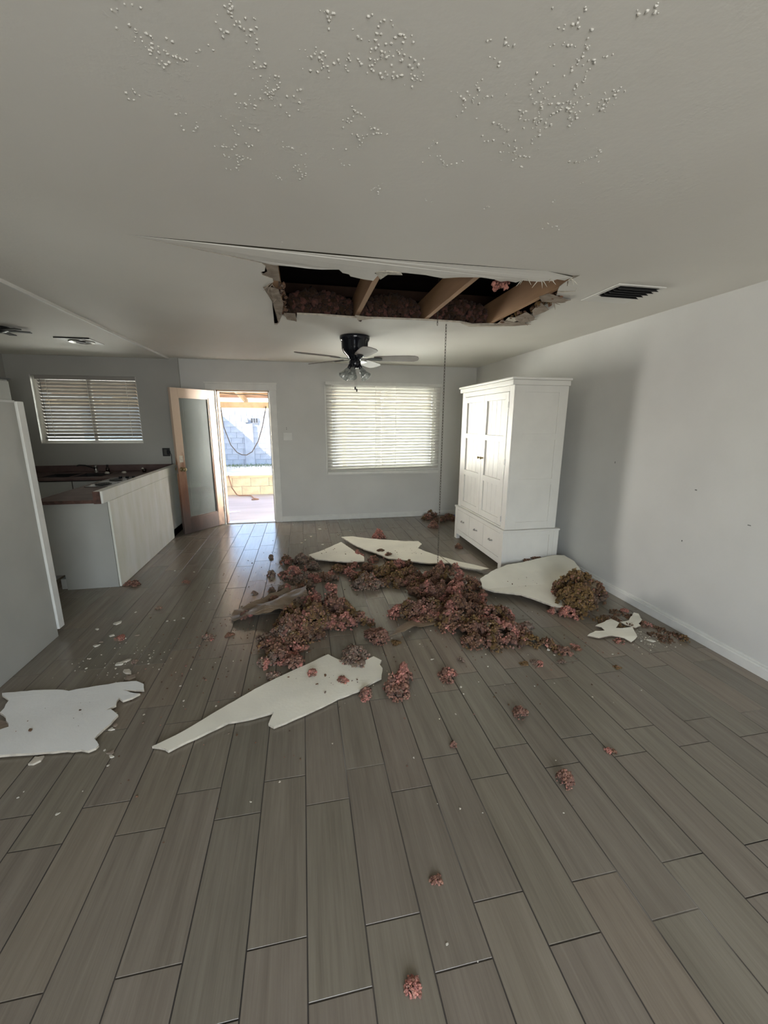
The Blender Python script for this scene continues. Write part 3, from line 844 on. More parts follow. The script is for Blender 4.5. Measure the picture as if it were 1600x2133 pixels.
for ang in (248, 200, 318):
    d = Vector((math.cos(R(ang)), math.sin(R(ang)), 0))
    c0 = Vector((FX, FY, ZC - 0.285)) + d * 0.04
    ax = (d * 0.75 + Vector((0, 0, -0.9))).normalized()
    c1 = c0 + ax * 0.055
    mk('lamp_arm', MB().tube([c0, c0 + d * 0.02, c1], [0.014, 0.016, 0.022], 12), 'black_gloss', fan, smooth=True)
    qm = ax.to_track_quat('Z', 'Y').to_matrix().to_4x4()
    mk('lamp_shade', MB().lathe(c1, [(0.024, -0.004), (0.030, 0.008), (0.034, 0.03), (0.040, 0.06), (0.050, 0.085), (0.057, 0.10), (0.0545, 0.10), (0.048, 0.085), (0.038, 0.06), (0.031, 0.03), (0.026, 0.008)], 28, qm), 'shade', fan, smooth=True)
    mk('bulb', MB().lathe(c1, [(0.012, 0.0), (0.013, 0.02), (0.022, 0.045), (0.024, 0.058), (0.017, 0.074), (0, 0.08)], 16, qm), 'shade', fan, smooth=True)
for dx, zz in ((-0.006, 0.50), (0.010, 0.52)):
    c = mk('pull_chain', MB().tube([(FX + dx, FY - 0.045, ZC - 0.29), (FX + dx, FY - 0.045, ZC - zz)], 0.0016, 6), 'steel', fan)
    mk('fob', MB().lathe((FX + dx, FY - 0.045, ZC - zz), [(0, 0.004), (0.006, 0), (0.009, -0.016), (0.006, -0.028), (0, -0.030)], 10), 'black_gloss', c, smooth=True)

# ------------------------------------------------------------------ hanging chains
def chain(name, x, y, z0, z1, lab):
    mb = MB()
    step, n = 0.026, int((z1 - z0) / 0.026)
    for i in range(n):
        z = z0 + (i + 0.5) * step
        a = R(90 * (i % 2) + 20)
        pts = []
        for k in range(9):
            t = 2 * math.pi * k / 8
            w, h = 0.0065 * math.cos(t), 0.017 * math.sin(t)
            pts.append((x + w * math.cos(a), y + w * math.sin(a), z + h))
        mb.tube(pts, 0.0019, 4, cap=False)
    return mk(name, mb, 'chain', None, origin=(x, y, z0), label=lab, category='chain')
chain('long_chain', 1.296, 3.70, 0.16, 2.80, 'long thin metal chain hanging from the torn ceiling to the insulation heap')
chain('short_chain', 1.155, 3.52, 2.375, 2.95, 'short cut chain dangling just below the torn opening')

# ------------------------------------------------------------------ armoire
ar = root('armoire', (2.36, 4.46, 0), 'tall white armoire with two panelled doors and three bottom drawers', 'armoire')
AX, AXB, A0, A1 = 2.06, 2.655, 3.80, 5.13     # front, back, near side, far side of upper body
mk('cornice', MB().box(2.015, AXB + 0.012, A0 - 0.035, A1 + 0.035, 1.985, 2.008).box(2.03, AXB + 0.004, A0 - 0.022, A1 + 0.022, 1.935, 1.985), 'white', ar, bevel=0.006)
up_ = MB()
up_.box(AX + 0.02, AXB, A1 - 0.02, A1, 0.46, 1.935).box(AXB - 0.01, AXB, A0 + 0.02, A1 - 0.02, 0.46, 1.935).box(AX + 0.02, AXB - 0.01, A0 + 0.02, A1 - 0.02, 0.46, 0.48).box(AX + 0.02, AXB - 0.01, A0 + 0.02, A1 - 0.02, 1.91, 1.935)
mk('carcass', up_, 'white', ar)
ff = MB()
ff.box(AX, AX + 0.02, A0, A0 + 0.095, 0.46, 1.935).box(AX, AX + 0.02, A1 - 0.095, A1, 0.46, 1.935).box(AX, AX + 0.02, A0 + 0.095, A1 - 0.095, 1.88, 1.935).box(AX, AX + 0.02, A0 + 0.095, A1 - 0.095, 0.46, 0.475)
mk('face_frame', ff, 'white', ar, bevel=0.002)
def framed(a0, a1, zs, place, parent, depth=0.006, stile=0.075, grooves=0, name='frame', panelname='panel'):
    """a stile-and-rail frame: zs = list of (z0,z1) panel openings; place(a0,a1,z0,z1,t0,t1,mb)"""
    zt0, zt1 = zs[0], zs[-1]
    fr = MB()
    place(a0, a0 + stile, zt0, zt1, 0, 1, fr)
    place(a1 - stile, a1, zt0, zt1, 0, 1, fr)
    opens = zs[1:-1]
    z = zt0
    for (o0, o1) in opens:
        place(a0 + stile, a1 - stile, z, o0, 0, 1, fr)
        z = o1
    place(a0 + stile, a1 - stile, z, zt1, 0, 1, fr)
    mk(name, fr, 'white', parent, bevel=0.0015)
    for (o0, o1) in opens:
        pp = MB()
        if grooves:
            w = (a1 - a0 - 2 * stile) / grooves
            for g in range(grooves):
                place(a0 + stile + g * w + 0.0015, a0 + stile + (g + 1) * w - 0.0015, o0, o1, 0.1, 0.35, pp)
            place(a0 + stile, a1 - stile, o0, o1, 0.02, 0.1, pp)
        else:
            place(a0 + stile, a1 - stile, o0, o1, 0.1, 0.45, pp)
        mk(panelname, pp, 'white', parent, bevel=0.001)
def on_front(xf, th):
    def place(a0, a1, z0, z1, t0, t1, m_):
        m_.box(xf + th * (1 - t1), xf + th * (1 - t0), a0, a1, z0, z1)
    return place
def on_side(yf, th):
    def place(a0, a1, z0, z1, t0, t1, m_):
        m_.box(a0, a1, yf + th * (1 - t1), yf + th * (1 - t0), z0, z1)
    return place
zs = [0.482, (0.555, 0.905), (0.972, 1.372), (1.435, 1.805), 1.876]
mid = (A0 + A1) / 2
for (a0, a1, ky) in ((A0 + 0.098, mid - 0.002, mid - 0.035), (mid + 0.002, A1 - 0.098, mid + 0.035)):
    dr = mk('door', MB().box(AX + 0.016, AX + 0.018, a0 + 0.01, a1 - 0.01, 0.49, 1.87), 'white', ar)
    framed(a0, a1, zs, on_front(AX - 0.003, 0.022), dr, stile=0.07, grooves=4)
    km = Matrix.Translation((AX - 0.003, ky, 1.165)) @ Matrix.Rotation(R(-90), 4, 'Y')
    mk('knob', MB().lathe((0, 0, 0), [(0, 0), (0.011, 0), (0.007, 0.008), (0.007, 0.016), (0.015, 0.024), (0.013, 0.034), (0, 0.037)], 16, km), 'brass', dr, smooth=True)
for hz in (0.56, 1.17, 1.75):
    mk('hinge', MB().tube([(AX - 0.003, A0 + 0.096, hz - 0.03), (AX - 0.003, A0 + 0.096, hz + 0.03)], 0.005, 8), 'steel', ar)
sd = mk('side_panel', MB().box(AX + 0.02, AXB, A0 + 0.014, A0 + 0.018, 0.46, 1.935), 'white', ar)
framed(AX + 0.02, AXB, [0.46, (0.54, 0.935), (1.0, 1.40), (1.465, 1.87), 1.935], on_side(A0, 0.012), sd, stile=0.10)
# base with drawers
BX, BXB, B0, B1 = 2.035, 2.69, 3.775, 5.155
mk('base_top', MB().box(BX - 0.008, BXB + 0.006, B0 - 0.010, B1 + 0.010, 0.435, 0.458), 'white', ar, bevel=0.006)
bc = MB()
bc.box(BX + 0.02, BXB, B1 - 0.02, B1, 0.06, 0.435).box(BXB - 0.01, BXB, B0 + 0.02, B1 - 0.02, 0.06, 0.435).box(BX + 0.02, BXB - 0.01, B0 + 0.02, B1 - 0.02, 0.10, 0.12)
mk('base_carcass', bc, 'white', ar)
bf = MB()
bf.box(BX, BX + 0.02, B0 + 0.075, B1 - 0.075, 0.075, 0.140).box(BX, BX + 0.02, B0 + 0.075, B1 - 0.075, 0.415, 0.435)
mk('apron', bf, 'white', ar, bevel=0.002)
for (yy) in (B0, B1 - 0.075):
    mk('leg', MB().box(BX, BX + 0.05, yy, yy + 0.075, 0.0, 0.435), 'white', ar, bevel=0.003)
for (yy) in (B0, B1 - 0.06):
    mk('leg', MB().box(BXB - 0.06, BXB, yy, yy + 0.06, 0.0, 0.434), 'white', ar, bevel=0.003)
sd2 = mk('base_side', MB().box(BX + 0.05, BXB - 0.06, B0 + 0.014, B0 + 0.018, 0.06, 0.435), 'white', ar)
framed(BX + 0.05, BXB - 0.06, [0.05, (0.13, 0.39), 0.435], on_side(B0 + 0.002, 0.012), sd2, stile=0.05)
dw = (B1 - B0 - 0.15) / 3
for i in range(3):
    a0, a1 = B0 + 0.075 + i * dw + 0.003, B0 + 0.075 + (i + 1) * dw - 0.003
    d = mk('drawer', MB().box(BX + 0.002, BX + 0.02, a0, a1, 0.144, 0.412), 'white', ar, bevel=0.002)
    cy = (a0 + a1) / 2
    hb = MB()
    pts = []
    for k in range(9):
        t = math.pi * k / 8
        pts.append((BX - 0.004 - 0.022 * math.sin(t), cy - 0.032 * math.cos(t), 0.285 - 0.004 * math.sin(t)))
    hb.tube(pts, 0.0055, 8)
    hb.lathe((BX - 0.001, cy - 0.032, 0.285), [(0, -0.009), (0.008, -0.006), (0.010, 0), (0.008, 0.006), (0, 0.009)], 10)
    hb.lathe((BX - 0.001, cy + 0.032, 0.285), [(0, -0.009), (0.008, -0.006), (0.010, 0), (0.008, 0.006), (0, 0.009)], 10)
    mk('handle', hb, 'steel', d, smooth=True)

bd = root('blue_dustpan', (2.50, 6.25, 0), 'blue plastic handle standing in the corner behind the armoire', 'dustpan')
mk('handle', MB().box(-0.016, 0.016, -0.006, 0.006, 0, 0.24, 0, Matrix.Translation((2.50, 6.25, 0.03)) @ Matrix.Rotation(R(14), 4, 'Y')), 'bark', bd, bevel=0.003)
mk('pan', MB().box(2.42, 2.60, 6.22, 6.34, 0.002, 0.03), 'bark', bd, bevel=0.004)

# ------------------------------------------------------------------ drywall sheets on the floor
def rough_outline(poly, amp, seg):
    out = []
    n = len(poly)
    for i in range(n):
        a, b = Vector(poly[i]), Vector(poly[(i + 1) % n])
        L = (b - a).length
        k = max(1, int(L / seg))
        for j in range(k):
            p = a.lerp(b, j / k)
            if j:
                nn = Vector((-(b - a).y, (b - a).x)).normalized()
                p = p + nn * random.uniform(-amp, amp)
            out.append(p)
    return out

def sheet(name, poly, zf, mats, th, label, category, amp=0.003, seg=0.03, cuts=2, top=False, parent=None, solid=True, group=None):
    pts = rough_outline(poly, amp, seg)
    cx = sum(p.x for p in pts) / len(pts)
    cy = sum(p.y for p in pts) / len(pts)
    bm = bmesh.new()
    tr = tessellate_polygon([[Vector((p.x, p.y, 0)) for p in pts]])
    vs = [bm.verts.new((p.x - cx, p.y - cy, 0)) for p in pts]
    for t in tr:
        try:
            bm.faces.new([vs[i] for i in t])
        except ValueError:
            pass
    for _ in range(cuts):
        long_e = [e for e in bm.edges if e.calc_length() > 0.06 and not e.is_boundary]
        if not long_e:
            break
        bmesh.ops.subdivide_edges(bm, edges=long_e, cuts=1)
        bmesh.ops.triangulate(bm, faces=bm.faces[:])
    bmesh.ops.recalc_face_normals(bm, faces=bm.faces[:])
    if sum(f.normal.z for f in bm.faces) < 0:
        bmesh.ops.reverse_faces(bm, faces=bm.faces[:])
    for v in bm.verts:
        v.co.z = zf(v.co.x + cx, v.co.y + cy)
    me = bpy.data.meshes.new(name)
    bm.to_mesh(me)
    bm.free()
    for mt in mats:
        me.materials.append(M[mt])
    o = bpy.data.objects.new(name, me)
    COL.objects.link(o)
    o.location = (cx, cy, 0)
    md = o.modifiers.new('thick', 'SOLIDIFY')
    md.thickness = th
    md.offset = -1
    if len(mats) > 1:
        md.material_offset = 1
        md.material_offset_rim = 1
    if parent is None:
        o['label'] = label
        o['category'] = category
        if group:
            o['group'] = group
    else:
        o.parent = parent
        o.location = Vector((cx, cy, 0)) - ORIGIN[parent.name]
    ORIGIN[o.name] = Vector((cx, cy, 0))
    return o

def n2(x, y, s, a):
    return a * noise.noise(Vector((x * s, y * s, 1.3)))

SHEET_L = [(-1.66, 1.945), (-1.628, 2.147), (-1.594, 2.135), (-1.578, 2.143), (-1.563, 2.15), (-1.627, 2.235), (-1.683, 2.281), (-1.684, 2.317), (-1.702, 2.383), (-1.771, 2.442), (-1.785, 2.465), (-1.687, 2.459), (-1.49, 2.439), (-1.414, 2.414), (-1.342, 2.428), (-1.249, 2.438), (-1.179, 2.447), (-1.059, 2.438), (-1.004, 2.398), (-0.982, 2.34), (-1.035, 2.348), (-1.105, 2.361), (-1.053, 2.331), (-0.993, 2.31), (-1.026, 2.278), (-1.066, 2.26), (-1.098, 2.292), (-1.099, 2.267), (-1.087, 2.226), (-1.13, 2.192), (-1.103, 2.199), (-1.042, 2.139), (-1.054, 2.079), (-1.084, 2.0), (-1.086, 1.976), (-1.046, 1.929), (-1.051, 1.911), (-1.078, 1.897), (-1.118, 1.914), (-1.213, 1.923), (-1.311, 1.929), (-1.4, 1.941)]  # sheet outlines traced in image pixels, unprojected offline and pasted as world coordinates
shl = sheet('drywall_sheet', SHEET_L, lambda x, y: 0.020 + n2(x, y, 3, 0.006), ['board_cool', 'gypsum'], 0.0125, 'large white torn drywall sheet lying beside the pantry', 'drywall', amp=0.004)
SHARD = [(-0.786, 1.87), (-0.72, 1.844), (-0.699, 1.825), (-0.655, 1.854), (-0.59, 1.887), (-0.531, 1.923), (-0.447, 1.971), (-0.352, 1.975), (-0.215, 2.003), (-0.228, 1.959), (-0.237, 1.916), (-0.207, 1.889), (-0.143, 1.912), (-0.06, 1.949), (0.049, 2.0), (0.142, 2.05), (0.263, 2.089), (0.356, 2.147), (0.424, 2.183), (0.45, 2.283), (0.439, 2.329), (0.461, 2.371), (0.416, 2.427), (0.342, 2.382), (0.25, 2.388), (0.175, 2.437), (0.114, 2.514), (0.018, 2.456), (-0.085, 2.396), (-0.182, 2.33), (-0.251, 2.283), (-0.338, 2.223), (-0.419, 2.158), (-0.494, 2.096), (-0.581, 2.019), (-0.662, 1.948), (-0.725, 1.906)]
sheet('drywall_shard', SHARD, lambda x, y: 0.020 + 0.010 * max(0, x) + n2(x, y, 3, 0.006), ['board', 'gypsum'], 0.0125, 'long pointed cream drywall shard in the middle foreground', 'drywall', amp=0.002)
TRI = [(0.016, 4.569), (0.183, 4.723), (0.433, 4.984), (0.494, 4.806), (0.568, 4.571), (0.639, 4.379), (0.623, 4.239), (0.434, 4.251), (0.272, 4.327), (0.091, 4.408), (0.038, 4.49)]
sheet('drywall_triangle', TRI, lambda x, y: 0.06 + n2(x, y, 2, 0.012), ['board', 'gypsum'], 0.0125, 'cream triangular drywall piece at the far side of the heaps', 'drywall', amp=0.003)
MID = [(0.458, 5.252), (0.617, 5.256), (0.773, 5.16), (1.014, 5.037), (1.246, 4.912), (1.433, 4.877), (1.443, 4.752), (1.343, 4.596), (1.404, 4.447), (1.518, 4.271), (1.54, 4.03), (1.318, 4.06), (1.182, 4.14), (0.912, 4.285), (0.807, 4.505), (0.697, 4.659), (0.576, 4.912)]
sheet('drywall_sheet', MID, lambda x, y: 0.05 + n2(x, y, 2, 0.012), ['board', 'gypsum'], 0.0125, 'wide cream drywall sheet behind the heaps under the window', 'drywall', amp=0.004)
MID2 = [(1.535, 4.262), (1.685, 4.047), (1.801, 3.934), (1.913, 3.791), (1.808, 3.769), (1.67, 3.85), (1.555, 4.005)]
sheet('drywall_sliver', MID2, lambda x, y: 0.045 + n2(x, y, 2, 0.01), ['board', 'gypsum'], 0.0125, 'narrow drywall sliver pointing at the armoire leg', 'drywall', amp=0.003)
RIGHTS = [(1.639, 3.427), (1.85, 3.56), (2.03, 3.655), (2.394, 3.72), (2.62, 3.755), (2.76, 3.74), (2.79, 3.60), (2.74, 3.42), (2.56, 3.36), (2.31, 3.20), (2.233, 3.052), (2.206, 2.854), (2.115, 2.778), (2.034, 2.812), (1.962, 2.949), (1.88, 3.087), (1.673, 3.19), (1.598, 3.282)]
sheet('drywall_sheet', RIGHTS, lambda x, y: 0.058 + 0.09 * max(0, min(1, (y - 3.25) / 0.5)) + n2(x, y, 2, 0.02), ['board', 'gypsum'], 0.0125, 'big cream drywall sheet propped against the near armoire foot', 'drywall', amp=0.004)
SCRAP1 = [(2.046, 2.406), (2.154, 2.457), (2.233, 2.452), (2.239, 2.498), (2.205, 2.523), (2.414, 2.604), (2.429, 2.53), (2.343, 2.468), (2.382, 2.451), (2.488, 2.46), (2.435, 2.367), (2.403, 2.32), (2.305, 2.27), (2.292, 2.324), (2.229, 2.371), (2.106, 2.359)]
sheet('drywall_scrap', SCRAP1, lambda x, y: 0.014 + n2(x, y, 9, 0.010), ['board', 'tornpaper'], 0.006, 'crumpled star-shaped drywall scrap near the long baseboard', 'drywall', amp=0.003)
SCRAP2 = [(2.45, 2.547), (2.544, 2.559), (2.682, 2.661), (2.704, 2.634), (2.65, 2.539), (2.573, 2.493), (2.561, 2.456), (2.50, 2.44), (2.455, 2.497)]
sheet('drywall_scrap', SCRAP2, lambda x, y: 0.016 + n2(x, y, 9, 0.008), ['board', 'tornpaper'], 0.006, 'smaller torn scrap touching the baseboard debris', 'drywall', amp=0.003)
# brown back-paper patches
sheet('paper_patch', [(-1.62, 2.15), (-1.565, 2.155), (-1.60, 2.21), (-1.655, 2.235), (-1.70, 2.20)], lambda x, y: 0.006, ['tornpaper'], 0.002, 'brown torn paper showing in the notch of the large drywall sheet', 'paper', amp=0.002, cuts=0)
KL = [(-0.636, 3.217), (-0.623, 3.312), (-0.517, 3.397), (-0.373, 3.48), (-0.253, 3.575), (-0.158, 3.661), (-0.008, 3.611), (-0.026, 3.453), (0.0, 3.30), (-0.10, 3.16), (-0.24, 3.14), (-0.338, 3.08), (-0.457, 3.116), (-0.522, 3.102), (-0.59, 3.1)]
def kz(x, y):
    d = (x + 0.62) * 0.60 - (y - 3.15) * 0.80
    return 0.012 + 0.075 * abs(math.sin(d * 8.0 + 0.5)) * min(1, (x + 0.68) * 3) + 0.03 * max(0, min(1, (x + 0.6) / 0.5)) + n2(x, y, 11, 0.022)
o = sheet('kraft_paper', KL, kz, ['kraft'], 0.0015, 'crumpled brown paper backing with a pointed tip under the left heap', 'paper', amp=0.004, cuts=4)
KR = [(0.504, 2.596), (0.568, 2.648), (0.695, 2.663), (0.808, 2.765), (0.959, 2.78), (1.06, 2.83), (1.0, 2.93), (0.827, 2.88), (0.648, 2.73)]
o = sheet('kraft_paper', KR, lambda x, y: 0.016 + 0.03 * max(0, math.sin((x - 0.5) * 9)) + n2(x, y, 9, 0.01), ['kraft'], 0.0015, 'thin curled brown paper strip along the lower edge of the main pile', 'paper', amp=0.003, cuts=4)
for p in o.data.polygons:
    p.use_smooth = True

# torn paper layers and flaps round the opening (parts of the ceiling)
ceil = bpy.data.objects['ceiling']
ORIGIN['ceiling'] = Vector((0, 0, 0))
def flap(poly, z, mat, tilt=0.0):
    mbf = MB()
    n = len(poly)
    zz = [z - tilt * (i % 2) for i in range(n)]
    vs = [(x, y, q) for (x, y), q in zip(poly, zz)]
    mbf.add(vs + [(v[0], v[1], v[2] + 0.003) for v in vs], [tuple(range(n)), tuple(reversed(range(n, 2 * n)))] + [(i, (i + 1) % n, n + (i + 1) % n, n + i) for i in range(n)])
    mk('torn_paper', mbf, mat, ceil)
flap([(1.64, 2.47), (1.70, 2.56), (1.80, 2.585), (1.815, 2.64), (1.70, 2.66), (1.66, 2.58)], ZC + 0.002, 'ceiling')
flap([(1.66, 2.70), (1.86, 2.77), (1.90, 2.80), (1.85, 2.84), (1.90, 2.86), (1.70, 2.84), (1.64, 2.78)], ZC - 0.006, 'tornpaper', 0.012)
flap([(1.73, 2.90), (1.87, 3.02), (1.90, 3.12), (1.86, 3.22), (1.78, 3.10)], ZC - 0.008, 'tornpaper', 0.010)
flap([(1.76, 3.15), (1.90, 3.26), (1.96, 3.38), (1.90, 3.46), (1.80, 3.40), (1.74, 3.28)], ZC - 0.010, 'tornpaper', 0.008)
flap([(1.70, 3.45), (1.88, 3.46), (2.02, 3.52), (1.90, 3.58), (1.72, 3.60)], ZC - 0.009, 'tornpaper', 0.006)
flap([(1.72, 3.36), (1.80, 3.30), (1.86, 3.36), (1.82, 3.46), (1.74, 3.46)], ZC - 0.004, 'gypsum', 0.008)
flap([(1.40, 3.62), (1.60, 3.66), (1.80, 3.63), (1.92, 3.61), (1.75, 3.69), (1.52, 3.72)], ZC - 0.006, 'gypsum', 0.002)
flap([(-0.20, 2.55), (-0.10, 2.56), (-0.10, 2.86), (-0.16, 2.84), (-0.20, 2.76), (-0.165, 2.70), (-0.17, 2.62)], ZC + 0.004, 'tornpaper')
flap([(-0.215, 2.98), (-0.17, 2.93), (-0.12, 3.0), (-0.10, 3.3), (-0.13, 3.7), (-0.17, 3.95), (-0.18, 3.3)], ZC - 0.002, 'tornpaper', 0.010)
flap([(-0.02, 3.60), (-0.01, 3.76), (-0.05, 3.84), (-0.09, 3.72), (-0.11, 3.60)], ZC - 0.006, 'tornpaper', 0.02)
flap([(0.46, 3.56), (0.58, 3.55), (0.62, 3.64), (0.50, 3.68)], ZC - 0.004, 'gypsum', 0.01)
flap([(0.44, 2.50), (0.50, 2.46), (0.58, 2.47), (0.60, 2.50), (0.52, 2.53), (0.49, 2.60)], ZC - 0.020, 'chip', 0.006)
# raised edges of the tape strip by the crack
def shreds(pts, L, mat):
    q = MB()
    for (x, y) in pts:
        for k in range(3):
            a = random.uniform(0, 6.28)
            q.tube([(x + random.uniform(-0.02, 0.02), y, ZC), (x + 0.5 * L * math.cos(a), y + 0.5 * L * math.sin(a), ZC - 0.4 * L), (x + L * math.cos(a), y + L * math.sin(a), ZC - L * random.uniform(0.5, 1.1))], [0.004, 0.003, 0.0008], 4)
    mk('paper_shreds', q, mat, ceil, kind='stuff')
shreds([(1.35, 2.46), (1.50, 2.43), (1.45, 2.45), (1.62, 2.40)], 0.05, 'chip')
shreds([(1.80, 2.86), (1.84, 3.3), (1.9, 3.46), (-0.13, 3.2), (-0.15, 3.6), (-0.05, 3.75), (-0.16, 2.9)], 0.05, 'tornpaper')

# ------------------------------------------------------------------ insulation
COLORS = {'P': (0.47, 0.215, 0.170), 'R': (0.205, 0.115, 0.072), 'M': (0.27, 0.150, 0.110), 'B': (0.15, 0.090, 0.052), 'O': (0.19, 0.120, 0.048), 'G': (0.26, 0.195, 0.150)}
def ico(sub):
    bm = bmesh.new()
    bmesh.ops.create_icosphere(bm, subdivisions=sub, radius=1.0)
    v = np.array([x.co[:] for x in bm.verts])
    f = np.array([[w.index for w in t.verts] for t in bm.faces])
    bm.free()
    return v, f
def variants(sub, n, amp):
    v, f = ico(sub)
    out = []
    for s in range(n):
        off = Vector((s * 13.7, s * 3.1, s * 7.7))
        d = []
        for p in v:
            q = Vector(p)
            a = noise.noise(q * 1.3 + off) * 0.55 + noise.noise(q * 3.1 + off) * 0.55 + noise.noise(q * 6.3 + off) * amp
            d.append(max(0.35, 1 + a))
        out.append(v * np.array(d)[:, None])
    return out, f
V1, F1 = variants(1, 12, 0.6)
V2, F2 = variants(2, 10, 0.6)
V3, F3 = variants(3, 4, 0.45)
def rotm(a, b, c):
    return np.array((Matrix.Rotation(a, 3, 'X') @ Matrix.Rotation(b, 3, 'Y') @ Matrix.Rotation(c, 3, 'Z')))
class Fluff:
    def __init__(s):
        s.V, s.F, s.C, s.n, s.S = [], [], [], 0, []
    def put(s, p, r, col, sub=2, squash=1.0):
        vv, ff = {1: (V1, F1), 2: (V2, F2), 3: (V3, F3)}[sub]
        b = vv[rng.integers(len(vv))] @ rotm(*rng.uniform(0, 6.28, 3)).T
        sc_ = r * rng.uniform(0.75, 1.25, 3)
        sc_[2] *= squash
        b = b * sc_ + np.array(p)
        s.V.append(b)
        s.F.append(ff + s.n)
        s.S.append(np.full(len(ff), sub > 1))
        s.C.append(np.tile(np.array([*col, 1.0]), (len(b), 1)))
        s.n += len(b)
    def build(s, name, origin, mat='fluff', **props):
        V = np.concatenate(s.V) - np.array(origin)
        F = np.concatenate(s.F)
        C = np.concatenate(s.C)
        me = bpy.data.meshes.new(name)
        me.vertices.add(len(V))
        me.vertices.foreach_set('co', V.astype(np.float32).ravel())
        me.loops.add(F.size)
        me.loops.foreach_set('vertex_index', F.astype(np.int32).ravel())
        me.polygons.add(len(F))
        me.polygons.foreach_set('loop_start', np.arange(0, F.size, 3, dtype=np.int32))
        me.polygons.foreach_set('use_smooth', np.concatenate(s.S))
        me.update(calc_edges=True)
        at = me.color_attributes.new('tint', 'FLOAT_COLOR', 'POINT')
        at.data.foreach_set('color', C.astype(np.float32).ravel())
        me.materials.append(M[mat])
        o = bpy.data.objects.new(name, me)
        COL.objects.link(o)
        o.location = origin
        for k, v in props.items():
            o[k] = v
        return o
def tint(code):
    c = np.array(COLORS[code])
    if rng.random() < 0.22:
        c = np.array(COLORS[rng.choice(list('PRMBG'))]) * 0.6 + c * 0.4
    return np.clip(c * rng.uniform(0.72, 1.22) * rng.uniform(0.95, 1.05, 3), 0, 1)
MOTTLE_PINK_ONLY = False
def mottle(x, y, c):
    n = noise.noise(Vector((x * 7, y * 7, 11.3))) + 0.5 * noise.noise(Vector((x * 19, y * 19, 4.1)))
    if c in 'RMG' and n > 0.31:
        return 'P'
    if MOTTLE_PINK_ONLY:
        return c
    if c in 'RM' and n < -0.28:
        return 'O'
    if c in 'PM' and n < -0.15:
        return 'B'
    return c
def pile(name, blobs, dens=1.0, nug=(0.009, 0.020), base=0.0, rugged=1.0, **props):
    fl_ = Fluff()
    bx = np.array([[b[0], b[1], b[2], b[3]] for b in blobs])
    def rug(x, y):
        return 1.0 if rugged == 0 else 0.62 + 0.75 * max(-0.45, noise.noise(Vector((x * 9, y * 9, 3.3))) + 0.5 * noise.noise(Vector((x * 23, y * 23, 1.3)))) * 1.0
    def H(x, y):
        d2 = ((bx[:, 0] - x) ** 2 + (bx[:, 1] - y) ** 2) / (bx[:, 3] * 1.2) ** 2
        return float(np.max(bx[:, 2] * np.clip(1 - d2, 0, 1) ** 0.5)) * 1.4 * rug(x, y), int(np.argmin(d2))
    for (x, y, h, r, c) in blobs:
        if h >= 0.05:
            fl_.put((x, y, base + h * 0.22), r * 0.6, tint(c) * 0.7, 3, squash=h * 0.5 / r)
        n = int(dens * 1500 * r * r * 3.14 / ((nug[0] + nug[1]) / 0.035) ** 2) + 4
        for _ in range(n):
            a, q = rng.uniform(0, 6.28), r * 1.22 * math.sqrt(rng.random())
            px_, py_ = x + q * math.cos(a), y + q * math.sin(a)
            hh, near = H(px_, py_)
            if q > r * 0.8 and noise.noise(Vector((px_ * 14, py_ * 14, 7.7))) < -0.22 + 0.30 * (q / r - 0.9):
                continue
            s_ = rng.uniform(*nug) * (0.55 if hh < 0.02 else 1.0)
            z = max(s_ * 0.7, hh * (1 - 0.35 * rng.random() ** 2))
            cc = c if rng.random() < 0.7 else blobs[near][4]
            cc = mottle(px_, py_, cc)
            fl_.put((px_, py_, base + z), s_, tint(cc) * 0.72)
        for _ in range(int(n * 3.2)):
            a, q = rng.uniform(0, 6.28), r * 1.30 * math.sqrt(rng.random())
            px_, py_ = x + q * math.cos(a), y + q * math.sin(a)
            hh, near = H(px_, py_)
            if q > r * 0.8 and noise.noise(Vector((px_ * 14, py_ * 14, 7.7))) < -0.25 + 0.30 * (q / r - 0.9):
                continue
            s_ = rng.uniform(nug[0] * 0.35, nug[1] * 0.48)
            fl_.put((px_, py_, base + max(s_ * 0.6, hh * rng.uniform(0.86, 1.04) + nug[1] * rng.uniform(0.1, 0.9) * (hh > 0.02))), s_, tint(mottle(px_, py_, c)) * 1.2, 1)
    x, y = float(bx[:, 0].mean()), float(bx[:, 1].mean())
    return fl_.build(name, (x, y, base), **props)

